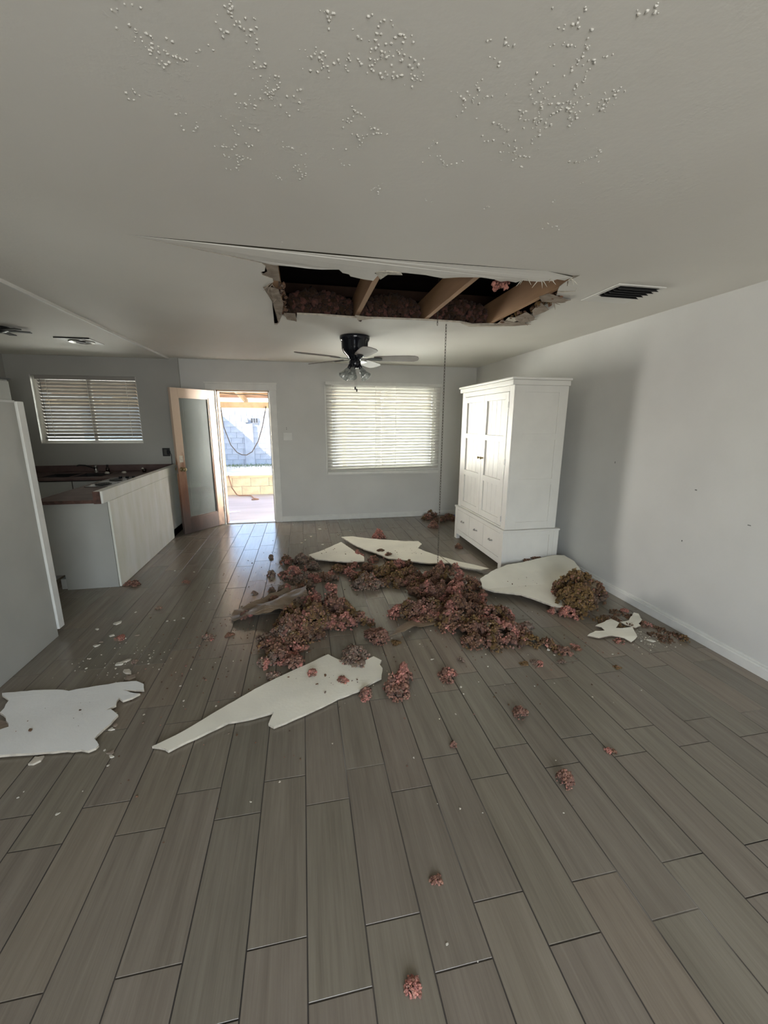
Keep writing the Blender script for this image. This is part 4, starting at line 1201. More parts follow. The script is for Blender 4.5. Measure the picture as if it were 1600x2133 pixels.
MAIN = [(1.079, 3.819, 0.06, 0.09, 'B'), (1.213, 3.621, 0.1, 0.12, 'R'), (1.319, 3.618, 0.17, 0.1, 'R'), (1.45, 3.525, 0.17, 0.09, 'P'), (1.566, 3.44, 0.12, 0.09, 'R'), (1.122, 3.342, 0.12, 0.11, 'M'), (1.271, 3.241, 0.15, 0.13, 'R'), (1.439, 3.142, 0.1, 0.12, 'R'), (1.0, 3.394, 0.06, 0.11, 'R'), (0.719, 3.018, 0.05, 0.07, 'P'), (0.831, 3.021, 0.06, 0.09, 'M'), (1.011, 2.994, 0.1, 0.12, 'M'), (1.183, 2.891, 0.12, 0.13, 'R'), (1.37, 2.836, 0.1, 0.12, 'R'), (1.543, 2.838, 0.07, 0.1, 'M'), (1.064, 2.846, 0.11, 0.07, 'P'), (1.208, 2.697, 0.08, 0.12, 'R'), (1.349, 2.612, 0.07, 0.12, 'M'), (1.504, 2.601, 0.06, 0.09, 'R'), (1.619, 2.602, 0.04, 0.08, 'G'), (1.158, 2.483, 0.05, 0.07, 'R'), (1.311, 2.427, 0.05, 0.07, 'M'), (1.471, 2.444, 0.05, 0.07, 'M'), (1.577, 2.411, 0.03, 0.06, 'O'), (1.686, 2.37, 0.03, 0.045, 'P'), (1.741, 2.267, 0.02, 0.05, 'M'), (1.849, 2.291, 0.02, 0.035, 'R'), (0.893, 2.875, 0.04, 0.08, 'R'), (1.025, 2.73, 0.04, 0.06, 'R'), (1.575, 2.509, 0.03, 0.06, 'R'), (1.71, 2.317, 0.02, 0.04, 'M'), (1.224, 3.055, 0.12, 0.08, 'M')]  # pile and clump positions taken from image pixels, unprojected offline at guessed heights
BAND = [(-0.232, 4.495, 0.07, 0.06, 'P'), (-0.082, 4.472, 0.08, 0.08, 'G'), (0.037, 4.251, 0.07, 0.08, 'G'), (-0.146, 4.118, 0.06, 0.07, 'P'), (0.039, 3.918, 0.07, 0.08, 'G'), (0.187, 3.959, 0.07, 0.08, 'R'), (-0.095, 3.889, 0.05, 0.07, 'G'), (-0.002, 4.482, 0.06, 0.07, 'G'), (-0.202, 4.0, 0.03, 0.05, 'G'), (0.325, 4.133, 0.06, 0.08, 'R'), (0.402, 4.032, 0.07, 0.05, 'P'), (0.485, 3.877, 0.08, 0.08, 'R'), (0.572, 3.702, 0.1, 0.09, 'R'), (0.744, 3.927, 0.08, 0.09, 'O'), (0.866, 3.779, 0.08, 0.09, 'O'), (1.014, 3.846, 0.07, 0.08, 'O'), (0.504, 3.664, 0.06, 0.08, 'G'), (0.64, 3.626, 0.05, 0.07, 'G'), (0.758, 3.666, 0.05, 0.07, 'R'), (0.878, 3.619, 0.05, 0.07, 'R'), (0.883, 4.02, 0.08, 0.08, 'O'), (0.749, 4.372, 0.05, 0.06, 'R'), (0.927, 4.409, 0.05, 0.05, 'R'), (0.23, 3.893, 0.04, 0.06, 'G'), (1.009, 3.632, 0.06, 0.08, 'R'), (0.492, 4.226, 0.06, 0.06, 'R'), (0.633, 4.094, 0.07, 0.07, 'R'), (-0.378, 4.128, 0.03, 0.035, 'G'), (-0.265, 4.121, 0.03, 0.035, 'M'), (1.094, 4.114, 0.06, 0.05, 'R')]
RIDGE = [(-0.177, 3.673, 0.05, 0.06, 'G'), (-0.079, 3.701, 0.06, 0.06, 'R'), (-0.002, 3.722, 0.06, 0.05, 'G'), (-0.124, 3.618, 0.04, 0.05, 'G'), (-0.235, 3.663, 0.03, 0.04, 'G')]
LEFT = [(-0.076, 3.266, 0.1, 0.07, 'G'), (0.025, 3.2, 0.13, 0.06, 'G'), (-0.167, 3.024, 0.12, 0.09, 'R'), (-0.017, 2.927, 0.17, 0.11, 'O'), (0.064, 2.92, 0.19, 0.09, 'O'), (0.186, 3.191, 0.19, 0.07, 'P'), (0.165, 3.139, 0.15, 0.08, 'R'), (0.249, 3.101, 0.13, 0.07, 'M'), (0.276, 3.057, 0.08, 0.08, 'R'), (0.139, 2.939, 0.08, 0.07, 'P'), (0.015, 2.842, 0.09, 0.1, 'B'), (-0.149, 2.819, 0.13, 0.09, 'M'), (-0.227, 2.765, 0.09, 0.09, 'G'), (-0.285, 2.694, 0.06, 0.07, 'R'), (-0.119, 2.729, 0.06, 0.09, 'R'), (-0.181, 2.566, 0.05, 0.08, 'M'), (-0.085, 2.628, 0.05, 0.07, 'R'), (-0.237, 2.607, 0.05, 0.07, 'R'), (0.285, 2.927, 0.06, 0.07, 'R'), (0.379, 2.975, 0.06, 0.07, 'M'), (0.455, 2.934, 0.04, 0.05, 'M'), (0.198, 2.887, 0.04, 0.06, 'R'), (-0.056, 2.841, 0.09, 0.09, 'R'), (-0.121, 2.455, 0.04, 0.06, 'M'), (0.065, 3.224, 0.12, 0.06, 'G'), (0.082, 2.91, 0.08, 0.07, 'M'), (-0.352, 2.809, 0.04, 0.05, 'G')]
CLUMPS = [('a', (-0.299, 3.446, 0.06, 0.055, 'M'), 'pinkish clump of insulation on top of the crumpled brown paper'), ('b', (-0.517, 3.222, 0.03, 0.05, 'M'), 'pink insulation flakes on the pointed tip of the brown paper'), ('c', (0.484, 2.681, 0.05, 0.11, 'M'), 'loose heap of mauve insulation above the wide end of the long drywall shard'), ('d', (0.299, 2.44, 0.06, 0.1, 'G'), 'grey-brown insulation clump lying on the top edge of the long drywall shard'), ('e', (0.508, 2.108, 0.07, 0.1, 'M'), 'pink insulation clump touching the blunt right end of the long drywall shard'), ('f', (0.554, 2.173, 0.08, 0.05, 'P'), 'bright pink insulation tuft crowning the clump right of the long shard'), ('g', (0.838, 2.153, 0.04, 0.06, 'M'), 'flat mauve insulation clump alone on the tiles below the main pile'), ('h', (1.13, 1.76, 0.04, 0.045, 'M'), 'mauve insulation clump beside the pale grout line right of centre'), ('i', (1.109, 1.319, 0.04, 0.036, 'M'), 'round pinkish insulation clump on the tiles nearest the lower right'), ('j', (0.404, 1.045, 0.015, 0.018, 'M'), 'small crumbling insulation tuft in the near foreground tiles'), ('k', (0.245, 0.794, 0.02, 0.024, 'P'), 'pale pink insulation tuft at the bottom edge of the picture'), ('l', (1.427, 1.43, 0.02, 0.026, 'R'), 'small dark reddish insulation tuft on the right foreground tiles'), ('m', (0.683, 1.611, 0.02, 0.018, 'M'), 'tiny reddish insulation tuft between main pile and foreground'), ('n', (0.98, 5.249, 0.07, 0.1, 'P'), 'pink insulation clump behind the far drywall sheets'), ('o', (1.897, 5.698, 0.08, 0.085, 'M'), 'pink-brown insulation lump in front of the corner pile under the window'), ('p', (1.906, 4.659, 0.06, 0.05, 'R'), 'reddish insulation ball by the far leg of the armoire'), ('q', (-0.29, 2.511, 0.05, 0.065, 'G'), 'mauve-grey insulation clump left of the main left heap'), ('r', (-0.238, 2.359, 0.03, 0.05, 'G'), 'flat grey insulation scatter by the upper edge of the long shard'), ('s', (0.004, 2.308, 0.04, 0.035, 'M'), 'soft pink insulation puff lying in the middle of the long drywall shard'), ('t', (0.182, 2.207, 0.035, 0.035, 'M'), 'low pinkish insulation smear right of centre on the long drywall shard'), ('u', (0.305, 2.054, 0.045, 0.035, 'M'), 'pink insulation tuft hanging over the lower edge of the long shard'), ('v', (-0.734, 2.92, 0.03, 0.05, 'G'), 'pale mauve insulation clump on the tiles left of the heaps'), ('w', (-0.602, 2.94, 0.025, 0.03, 'R'), 'small dark insulation clump just right of the pale mauve one'), ('x', (0.982, 4.104, 0.11, 0.1, 'P'), 'bright pink insulation mound against the edge of the far drywall sheet'), ('y', (0.596, 4.516, 0.1, 0.055, 'P'), 'pink insulation ball wedged between the two far drywall sheets'), ('z', (0.869, 4.59, 0.06, 0.045, 'B'), 'small brown insulation tuft on the larger far drywall sheet'), ('aa', (-0.349, 3.718, 0.03, 0.035, 'G'), 'dark insulation clump beside the crumpled paper near the glossy floor'), ('bb', (-0.498, 3.679, 0.02, 0.03, 'G'), 'little dark clump in the door light left of the crumpled paper'), ('cc', (-1.701, 4.126, 0.03, 0.06, 'M'), 'insulation shreds at the foot of the white peninsula'), ('dd', (-1.202, 4.095, 0.015, 0.04, 'M'), 'pale insulation flake on the walkway beside the peninsula'), ('ee', (-1.271, 3.512, 0.015, 0.025, 'G'), 'little grey insulation crumb between pantry and heaps'), ('ff', (-0.425, 4.713, 0.02, 0.03, 'G'), 'dark insulation crumb on the bluish tiles below the door'), ('gg', (2.442, 3.782, 0.1, 0.05, 'B'), 'rusty insulation strip on the back edge of the leaning drywall by the armoire'), ('hh', (1.755, 3.492, 0.06, 0.05, 'O'), 'ochre crumbs at the left tip of the leaning drywall'), ('ii', (2.322, 3.747, 0.12, 0.05, 'R'), 'reddish crumb stuck beside the armoire foot'), ('jj', (2.118, 2.735, 0.05, 0.07, 'P'), 'bright pink insulation under the front point of the leaning drywall'), ('kk', (2.059, 2.823, 0.03, 0.05, 'G'), 'dark shreds below the leaning drywall edge'), ('ll', (2.653, 2.734, 0.01, 0.03, 'P'), 'little pink clump against the torn drywall scraps by the baseboard'), ('mm', (1.482, 2.163, 0.02, 0.04, 'G'), 'dirty tan clump trailing from the right end of the main pile'), ('nn', (1.657, 2.145, 0.01, 0.03, 'G'), 'thin greyish shred past the right end of the main pile'), ('oo', (1.392, 2.188, 0.015, 0.028, 'O'), 'small brown tuft below the right tail of the main pile'), ('pp', (1.979, 2.031, 0.008, 0.025, 'O'), 'rusty orange crumb alone on the right-hand tiles'), ('qq', (0.993, 2.298, 0.015, 0.025, 'G'), 'mauve crumb just under the main pile'), ('rr', (0.61, 2.59, 0.01, 0.035, 'O'), 'olive crumb by the torn brown paper strip'), ('ss', (-1.162, 2.687, 0.008, 0.02, 'G'), 'mauve crumb among the chips above the large left drywall sheet'), ('tt', (-1.392, 3.043, 0.02, 0.04, 'G'), 'mixed crumb clump above the large left drywall sheet')]
OCHRE = [(2.259, 2.997, 0.22, 0.08, 'O'), (2.336, 2.98, 0.28, 0.09, 'O'), (2.419, 2.947, 0.26, 0.07, 'O'), (2.539, 2.955, 0.17, 0.07, 'B'), (2.274, 2.81, 0.22, 0.1, 'O'), (2.18, 2.862, 0.17, 0.08, 'O'), (2.212, 2.771, 0.12, 0.09, 'O'), (2.368, 2.834, 0.1, 0.07, 'B'), (2.615, 2.967, 0.08, 0.06, 'R'), (2.278, 2.768, 0.05, 0.06, 'O'), (2.186, 3.021, 0.17, 0.04, 'R')]
CORNER = [(1.969, 6.225, 0.06, 0.08, 'M'), (2.114, 6.044, 0.08, 0.09, 'B'), (2.315, 6.147, 0.08, 0.09, 'M'), (2.122, 6.446, 0.07, 0.08, 'M'), (2.366, 6.058, 0.05, 0.08, 'R')]
SKIRT = [(2.343, 2.614, 0.012, 0.06, 'O'), (2.4, 2.522, 0.012, 0.05, 'O'), (2.493, 2.492, 0.01, 0.035, 'B'), (2.424, 2.619, 0.01, 0.06, 'B'), (2.63, 2.482, 0.01, 0.05, 'R'), (2.592, 2.267, 0.01, 0.05, 'B'), (2.571, 2.33, 0.008, 0.04, 'B'), (2.729, 2.237, 0.02, 0.03, 'O'), (2.631, 2.605, 0.01, 0.05, 'B'), (2.678, 2.395, 0.01, 0.04, 'B'), (2.707, 2.316, 0.01, 0.04, 'B'), (2.236, 2.307, 0.01, 0.035, 'R'), (2.558, 2.706, 0.01, 0.05, 'B')]
BLISTER = [(-0.11, 1.139, 0.05, 26), (-0.289, 1.235, 0.06, 34), (-0.324, 1.15, 0.07, 20), (-0.219, 1.227, 0.05, 10), (-0.09, 1.182, 0.03, 8), (-0.064, 1.25, 0.04, 10), (0.046, 1.199, 0.05, 14), (0.103, 1.194, 0.05, 16), (0.09, 1.087, 0.03, 8), (0.141, 1.17, 0.01, 3), (0.222, 1.137, 0.07, 40), (0.278, 1.179, 0.06, 36), (0.188, 1.107, 0.05, 16), (-0.035, 1.328, 0.07, 44), (-0.119, 1.366, 0.03, 14), (-0.144, 1.457, 0.05, 12), (-0.301, 1.483, 0.04, 10), (-0.394, 1.419, 0.04, 6), (0.196, 1.361, 0.05, 16), (0.23, 1.447, 0.06, 22), (0.464, 1.234, 0.07, 26), (0.466, 1.093, 0.05, 10), (0.676, 1.077, 0.09, 34), (0.682, 1.243, 0.12, 56), (0.752, 1.192, 0.12, 60), (0.809, 1.181, 0.06, 20), (0.615, 0.947, 0.07, 22), (0.779, 0.941, 0.06, 10), (0.713, 1.417, 0.06, 24), (0.489, 1.476, 0.07, 18), (0.641, 1.33, 0.08, 12), (0.931, 1.325, 0.1, 14), (-0.212, 1.621, 0.08, 20), (-0.17, 1.587, 0.05, 18), (0.02, 1.56, 0.06, 8), (0.01, 1.713, 0.1, 14), (0.167, 1.555, 0.05, 8), (0.282, 1.72, 0.08, 10), (0.788, 1.746, 0.08, 6), (0.533, 1.772, 0.08, 6), (1.079, 1.868, 0.1, 8), (-0.054, 2.205, 0.08, 8), (1.023, 1.599, 0.1, 6), (0.051, 1.66, 0.06, 6)]
# raised plaster blisters and worm-like ridges on the ceiling near the viewpoint
fl_ = Fluff()
for (x, y, r, n) in BLISTER:
    px_, py_, a = x, y, rng.uniform(0, 6.28)
    for i in range(n):
        a += rng.uniform(-1.2, 1.2)
        px_ += 0.012 * math.cos(a) * rng.uniform(0.4, 1.8)
        py_ += 0.012 * math.sin(a) * rng.uniform(0.4, 1.8)
        if rng.random() < 0.12 or math.hypot(px_ - x, py_ - y) > r:
            px_, py_, a = x + rng.uniform(-r, r), y + rng.uniform(-r, r), rng.uniform(0, 6.28)
        fl_.put((px_, py_, ZC - 0.0005), rng.uniform(0.0013, 0.0038), (1, 1, 1), 2, squash=0.6)
ob = fl_.build('plaster_blisters', (0, 1, ZC), mat='ceiling', kind='stuff')
ob.parent = ceil
pile('insulation_pile', MAIN, 1.15, kind='stuff', label='main heap of brown and pink insulation in the middle of the floor', category='insulation')
pile('insulation_pile', BAND, 1.15, kind='stuff', label='long band of insulation in front of the far drywall sheets', category='insulation')
pile('insulation_pile', RIDGE, 1.1, kind='stuff', label='short ridge of insulation between far band and crumpled paper', category='insulation')
pile('insulation_pile', LEFT, 1.15, kind='stuff', label='left heap of insulation with a pink peak over the crumpled paper', category='insulation')
pile('insulation_pile', [(x, y, h * 0.75, r, c) for x, y, h, r, c in OCHRE], 1.2, (0.011, 0.024), rugged=0, kind='stuff', label='ochre-brown insulation mound on the slab near the long baseboard', category='insulation')
pile('insulation_pile', CORNER, 1.0, kind='stuff', label='pinkish insulation pile on the floor in the far corner left of the armoire', category='insulation')
pile('insulation_scatter', SKIRT, 0.6, (0.006, 0.014), kind='stuff', label='rusty insulation litter strewn along the long baseboard', category='insulation')
ONSHEET = {'d': 0.02, 's': 0.022, 't': 0.022, 'u': 0.0, 'z': 0.05, 'x': 0.0, 'gg': 0.13, 'ii': 0.12, 'hh': 0.06, 'y': 0.0}
MOTTLE_PINK_ONLY = True
for key, (x, y, h, r, c), lab in CLUMPS:
    big = r > 0.045
    hh_ = max(h - ONSHEET.get(key, 0) if key in ('d', 's', 't', 'z', 'gg', 'ii', 'hh') else h, 0.012)
    lumps = [(x, y, hh_, r * 0.7, c)]
    for _k in range(int(rng.integers(2, 5))):
        a_ = rng.uniform(0, 6.28)
        lumps.append((x + r * 0.7 * math.cos(a_), y + r * 0.7 * math.sin(a_), hh_ * rng.uniform(0.35, 0.85), r * rng.uniform(0.28, 0.55), c))
    pile('insulation_clump', lumps, 1.3 if big else 1.8, (0.009, 0.018) if big else (0.004, 0.010), base=ONSHEET.get(key, 0.0), label=lab, category='insulation', group='loose insulation clumps')
# insulation still hanging and lying in the attic
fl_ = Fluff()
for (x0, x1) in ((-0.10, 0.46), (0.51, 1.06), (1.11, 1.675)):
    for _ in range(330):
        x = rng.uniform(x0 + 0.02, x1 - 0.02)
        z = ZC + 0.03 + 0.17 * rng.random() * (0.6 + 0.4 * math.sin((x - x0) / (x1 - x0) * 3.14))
        fl_.put((x, 3.71 + rng.uniform(-0.03, 0.05), z), rng.uniform(0.014, 0.028), np.array(COLORS[rng.choice(['P', 'R', 'M', 'R', 'B'])]) * 0.28)  # tint cut far down to put the attic darkness into the colour
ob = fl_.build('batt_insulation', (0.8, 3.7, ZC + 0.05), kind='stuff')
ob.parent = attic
fl_ = Fluff()
for _ in range(26):
    fl_.put((1.235 + rng.uniform(-0.05, 0.05), 2.53 + rng.uniform(-0.01, 0.03), ZC - 0.002 + rng.uniform(-0.045, 0.03)), rng.uniform(0.007, 0.016), np.array(COLORS['P']) * rng.uniform(0.6, 1.1))
ob = fl_.build('hanging_insulation', (1.2, 2.53, ZC), kind='stuff')
ob.parent = attic
fl_ = Fluff()
for _ in range(60):
    a = rng.random()
    p = (1.72 + 0.12 * rng.random(), 2.72 + 0.85 * a, ZC + rng.uniform(-0.004, 0.02))
    fl_.put(p, rng.uniform(0.007, 0.016), np.array(COLORS[rng.choice(['B', 'O', 'R'])]))
for _ in range(60):
    p = (-0.13 + 0.05 * rng.random(), 2.9 + 0.85 * rng.random(), ZC + rng.uniform(-0.008, 0.03))
    fl_.put(p, rng.uniform(0.006, 0.014), np.array(COLORS[rng.choice(['B', 'G', 'R'])]) * 0.8)
ob = fl_.build('edge_insulation', (0.8, 3.1, ZC), kind='stuff')
ob.parent = attic

# ------------------------------------------------------------------ chips and crumbs
def chip(x, y, s, kind, label=None, group='drywall chips on the tiles', elong=1.0, rot=None):
    n = random.randint(5, 7)
    a0 = random.uniform(0, 6.28)
    poly = []
    rot = random.uniform(-0.6, 0.6) if rot is None else rot
    for i in range(n):
        a = a0 + 2 * math.pi * i / n
        r = s * random.uniform(0.35, 1.15)
        px_, py_ = r * math.cos(a) * elong, r * math.sin(a)
        poly.append((px_ * math.cos(rot) - py_ * math.sin(rot), px_ * math.sin(rot) + py_ * math.cos(rot)))
    th = min(0.010, s * 0.4)
    mb = MB().prism([(x + a, y + b) for a, b in poly], 0.0012, 0.0012 + th)
    mk('drywall_chip', mb, kind, None, origin=(x, y, 0.0), label=label or 'tiny pale plaster chip lying loose on the grey tiles', category='chip', group=group)
chip(-1.303, 1.901, 0.030, 'gypsum', 'thick broken plaster chunk under the front edge of the large drywall sheet', elong=0.9)
chip(-1.507, 3.291, 0.024, 'chip', 'larger white plaster sliver on the walkway tiles beside the white peninsula', 'chips on the walkway', elong=2.0)
chip(-1.619, 3.216, 0.016, 'chip', 'larger white plaster flake on the walkway tiles beside the white peninsula', 'chips on the walkway', elong=1.0)
chip(-1.511, 2.958, 0.018, 'chip', 'larger white plaster sliver on the tiles round the large torn sheet by the pantry', 'chips above the large drywall sheet', elong=2.2)
chip(-1.492, 3.005, 0.014, 'tornpaper', 'larger brown plaster sliver on the walkway tiles beside the white peninsula', 'chips on the walkway', elong=1.6)
chip(-1.458, 3.091, 0.016, 'chip', 'larger white plaster flake on the walkway tiles beside the white peninsula', 'chips on the walkway', elong=1.3)
chip(-1.354, 3.032, 0.013, 'chip', 'tiny white plaster sliver on the walkway tiles beside the white peninsula', 'chips on the walkway', elong=1.5)
chip(-1.219, 2.714, 0.018, 'gypsum', 'larger tan-edged plaster sliver on the tiles round the large torn sheet by the pantry', 'chips above the large drywall sheet', elong=2.0)
chip(-1.249, 2.684, 0.019, 'chip', 'larger white plaster sliver on the tiles round the large torn sheet by the pantry', 'chips above the large drywall sheet', elong=2.2)
chip(-1.163, 2.576, 0.024, 'gypsum', 'larger tan-edged plaster sliver on the tiles round the large torn sheet by the pantry', 'chips above the large drywall sheet', elong=2.0)
chip(-1.119, 2.505, 0.032, 'tornpaper', 'larger brown plaster sliver on the tiles round the large torn sheet by the pantry', 'chips above the large drywall sheet', elong=1.7)
chip(-1.442, 2.671, 0.010, 'chip', 'tiny white plaster flake on the tiles round the large torn sheet by the pantry', 'chips above the large drywall sheet', elong=1.0)
chip(-1.473, 2.789, 0.008, 'chip', 'tiny white plaster flake on the tiles round the large torn sheet by the pantry', 'chips above the large drywall sheet', elong=1.0)
chip(-1.256, 2.635, 0.008, 'chip', 'tiny white plaster flake on the tiles round the large torn sheet by the pantry', 'chips above the large drywall sheet', elong=1.0)
chip(-1.437, 3.475, 0.010, 'chip', 'tiny white plaster flake on the walkway tiles beside the white peninsula', 'chips on the walkway', elong=1.0)
chip(-1.128, 3.257, 0.011, 'chip', 'tiny white plaster flake on the walkway tiles beside the white peninsula', 'chips on the walkway', elong=1.0)
chip(-1.072, 3.259, 0.006, 'chip', 'tiny white plaster flake on the walkway tiles beside the white peninsula', 'chips on the walkway', elong=1.0)
chip(-1.012, 3.286, 0.006, 'chip', 'tiny white plaster flake on the walkway tiles beside the white peninsula', 'chips on the walkway', elong=1.0)
chip(-1.079, 2.723, 0.008, 'chip', 'tiny white plaster flake on the tiles round the large torn sheet by the pantry', 'chips above the large drywall sheet', elong=1.4)
chip(-1.076, 2.787, 0.006, 'chip', 'tiny white plaster flake on the tiles round the large torn sheet by the pantry', 'chips above the large drywall sheet', elong=1.0)
chip(-0.770, 2.534, 0.007, 'chip', 'tiny white plaster flake on the tiles left of the long pointed shard', 'chips left of the long shard', elong=1.0)
chip(-0.733, 2.218, 0.007, 'chip', 'tiny white plaster flake on the tiles left of the long pointed shard', 'chips left of the long shard', elong=1.0)
chip(-0.542, 2.137, 0.008, 'chip', 'tiny white plaster flake on the tiles left of the long pointed shard', 'chips left of the long shard', elong=1.0)
chip(-0.456, 2.239, 0.007, 'chip', 'tiny white plaster flake on the tiles left of the long pointed shard', 'chips left of the long shard', elong=1.0)
chip(-1.065, 2.653, 0.006, 'chip', 'tiny white plaster flake on the tiles round the large torn sheet by the pantry', 'chips above the large drywall sheet', elong=1.0)
chip(-1.041, 2.053, 0.014, 'chip', 'larger white plaster flake on the tiles round the large torn sheet by the pantry', 'chips above the large drywall sheet', elong=1.3)
chip(-1.034, 2.079, 0.014, 'tornpaper', 'larger brown plaster flake on the tiles round the large torn sheet by the pantry', 'chips above the large drywall sheet', elong=1.0)
chip(-0.974, 1.881, 0.016, 'tornpaper', 'larger brown plaster flake on the tiles round the large torn sheet by the pantry', 'chips above the large drywall sheet', elong=1.2)
chip(-0.965, 1.858, 0.011, 'chip', 'tiny white plaster sliver on the tiles round the large torn sheet by the pantry', 'chips above the large drywall sheet', elong=1.8)
chip(-1.012, 1.907, 0.006, 'chip', 'tiny white plaster flake on the tiles round the large torn sheet by the pantry', 'chips above the large drywall sheet', elong=1.0)
chip(-0.955, 1.803, 0.006, 'chip', 'tiny white plaster sliver on the tiles round the large torn sheet by the pantry', 'chips above the large drywall sheet', elong=1.5)
chip(-1.274, 3.064, 0.011, 'tornpaper', 'tiny brown plaster sliver on the walkway tiles beside the white peninsula', 'chips on the walkway', elong=2.0)
chip(-1.081, 2.927, 0.006, 'tornpaper', 'tiny brown plaster sliver on the tiles round the large torn sheet by the pantry', 'chips above the large drywall sheet', elong=1.6)
chip(1.142, 2.197, 0.008, 'chip', 'tiny white plaster flake on the tiles below the main insulation heap', 'chips below the main pile', elong=1.0)
chip(1.658, 2.304, 0.016, 'chip', 'larger white plaster flake on the tiles below the main insulation heap', 'chips below the main pile', elong=1.0)
chip(1.656, 2.238, 0.008, 'chip', 'tiny white plaster sliver on the tiles below the main insulation heap', 'chips below the main pile', elong=1.5)
chip(0.887, 2.031, 0.010, 'chip', 'tiny white plaster flake on the tiles below the main insulation heap', 'chips below the main pile', elong=1.0)
chip(2.064, 2.169, 0.006, 'chip', 'tiny white plaster sliver around the crumpled scrap by the long baseboard', 'chips by the long baseboard', elong=1.5)
chip(1.337, 1.954, 0.006, 'chip', 'tiny white plaster flake on the tiles below the main insulation heap', 'chips below the main pile', elong=1.0)
chip(1.949, 1.796, 0.006, 'chip', 'tiny white plaster flake around the crumpled scrap by the long baseboard', 'chips by the long baseboard', elong=1.0)
chip(0.806, 2.346, 0.007, 'chip', 'tiny white plaster sliver on the tiles below the main insulation heap', 'chips below the main pile', elong=2.0)
chip(2.472, 2.266, 0.016, 'chip', 'larger white plaster sliver around the crumpled scrap by the long baseboard', 'chips by the long baseboard', elong=2.0)
chip(2.569, 2.331, 0.010, 'chip', 'tiny white plaster flake around the crumpled scrap by the long baseboard', 'chips by the long baseboard', elong=1.0)
chip(2.402, 2.279, 0.010, 'chip', 'tiny white plaster sliver around the crumpled scrap by the long baseboard', 'chips by the long baseboard', elong=2.0)
chip(2.965, 3.484, 0.006, 'chip', 'tiny white plaster flake around the crumpled scrap by the long baseboard', 'chips by the long baseboard', elong=1.0)
chip(-1.049, 1.579, 0.006, 'chip', 'tiny white plaster sliver alone on the bare foreground tiles', 'chips in the foreground', elong=2.0)
chip(-0.277, 1.484, 0.004, 'chip', 'tiny white plaster sliver alone on the bare foreground tiles', 'chips in the foreground', elong=1.5)
chip(-1.257, 1.694, 0.005, 'chip', 'tiny white plaster flake on the tiles round the large torn sheet by the pantry', 'chips above the large drywall sheet', elong=1.0)
chip(-1.251, 1.722, 0.004, 'chip', 'tiny white plaster flake on the tiles round the large torn sheet by the pantry', 'chips above the large drywall sheet', elong=1.0)
chip(-1.002, 1.676, 0.004, 'chip', 'tiny white plaster flake on the tiles round the large torn sheet by the pantry', 'chips above the large drywall sheet', elong=1.0)
chip(0.378, 0.868, 0.004, 'chip', 'tiny white plaster sliver alone on the bare foreground tiles', 'chips in the foreground', elong=1.5)
chip(0.455, 0.811, 0.003, 'chip', 'tiny white plaster flake alone on the bare foreground tiles', 'chips in the foreground', elong=1.0)
chip(0.671, 1.249, 0.003, 'chip', 'tiny white plaster sliver alone on the bare foreground tiles', 'chips in the foreground', elong=1.5)
chip(1.001, 1.185, 0.004, 'chip', 'tiny white plaster flake alone on the bare foreground tiles', 'chips in the foreground', elong=1.3)
chip(0.501, 1.324, 0.003, 'chip', 'tiny white plaster flake alone on the bare foreground tiles', 'chips in the foreground', elong=1.0)
chip(-1.209, 4.133, 0.015, 'chip', 'larger white plaster flake on the walkway tiles beside the white peninsula', 'chips on the walkway', elong=1.3)
chip(-1.193, 4.372, 0.009, 'chip', 'larger white plaster flake lying near the far baseboard by the door', 'chips under the window', elong=1.3)
chip(-0.950, 3.915, 0.007, 'chip', 'tiny white plaster flake on the walkway tiles beside the white peninsula', 'chips on the walkway', elong=1.3)
chip(-0.854, 3.695, 0.006, 'chip', 'tiny white plaster flake on the walkway tiles beside the white peninsula', 'chips on the walkway', elong=1.0)
chip(-0.868, 3.556, 0.008, 'chip', 'tiny white plaster flake on the walkway tiles beside the white peninsula', 'chips on the walkway', elong=1.0)
chip(-1.403, 4.449, 0.010, 'chip', 'larger white plaster flake lying near the far baseboard by the door', 'chips under the window', elong=1.3)
chip(-1.014, 3.290, 0.010, 'chip', 'tiny white plaster flake on the walkway tiles beside the white peninsula', 'chips on the walkway', elong=1.0)
chip(-1.075, 3.265, 0.008, 'chip', 'tiny white plaster flake on the walkway tiles beside the white peninsula', 'chips on the walkway', elong=1.0)
chip(0.206, 5.877, 0.025, 'chip', 'larger white plaster sliver lying near the far baseboard by the door', 'chips under the window', elong=1.5)
chip(0.288, 5.914, 0.010, 'tornpaper', 'larger brown plaster sliver lying near the far baseboard by the door', 'chips under the window', elong=1.5)
chip(0.444, 5.537, 0.020, 'tornpaper', 'larger brown plaster flake lying near the far baseboard by the door', 'chips under the window', elong=1.2)
chip(0.633, 5.728, 0.015, 'chip', 'larger white plaster flake lying near the far baseboard by the door', 'chips under the window', elong=1.3)
chip(0.054, 5.516, 0.020, 'gypsum', 'larger tan-edged plaster flake lying near the far baseboard by the door', 'chips under the window', elong=1.3)
chip(-0.022, 5.353, 0.015, 'gypsum', 'larger tan-edged plaster flake lying near the far baseboard by the door', 'chips under the window', elong=1.4)
chip(-0.069, 5.236, 0.015, 'gypsum', 'larger tan-edged plaster flake lying near the far baseboard by the door', 'chips under the window', elong=1.4)
chip(0.196, 5.106, 0.020, 'chip', 'larger white plaster flake lying near the far baseboard by the door', 'chips under the window', elong=1.2)
chip(-0.194, 6.220, 0.010, 'chip', 'larger white plaster flake lying near the far baseboard by the door', 'chips under the window', elong=1.0)
chip(0.189, 6.128, 0.010, 'tornpaper', 'larger brown plaster flake lying near the far baseboard by the door', 'chips under the window', elong=1.0)
fl_ = Fluff()
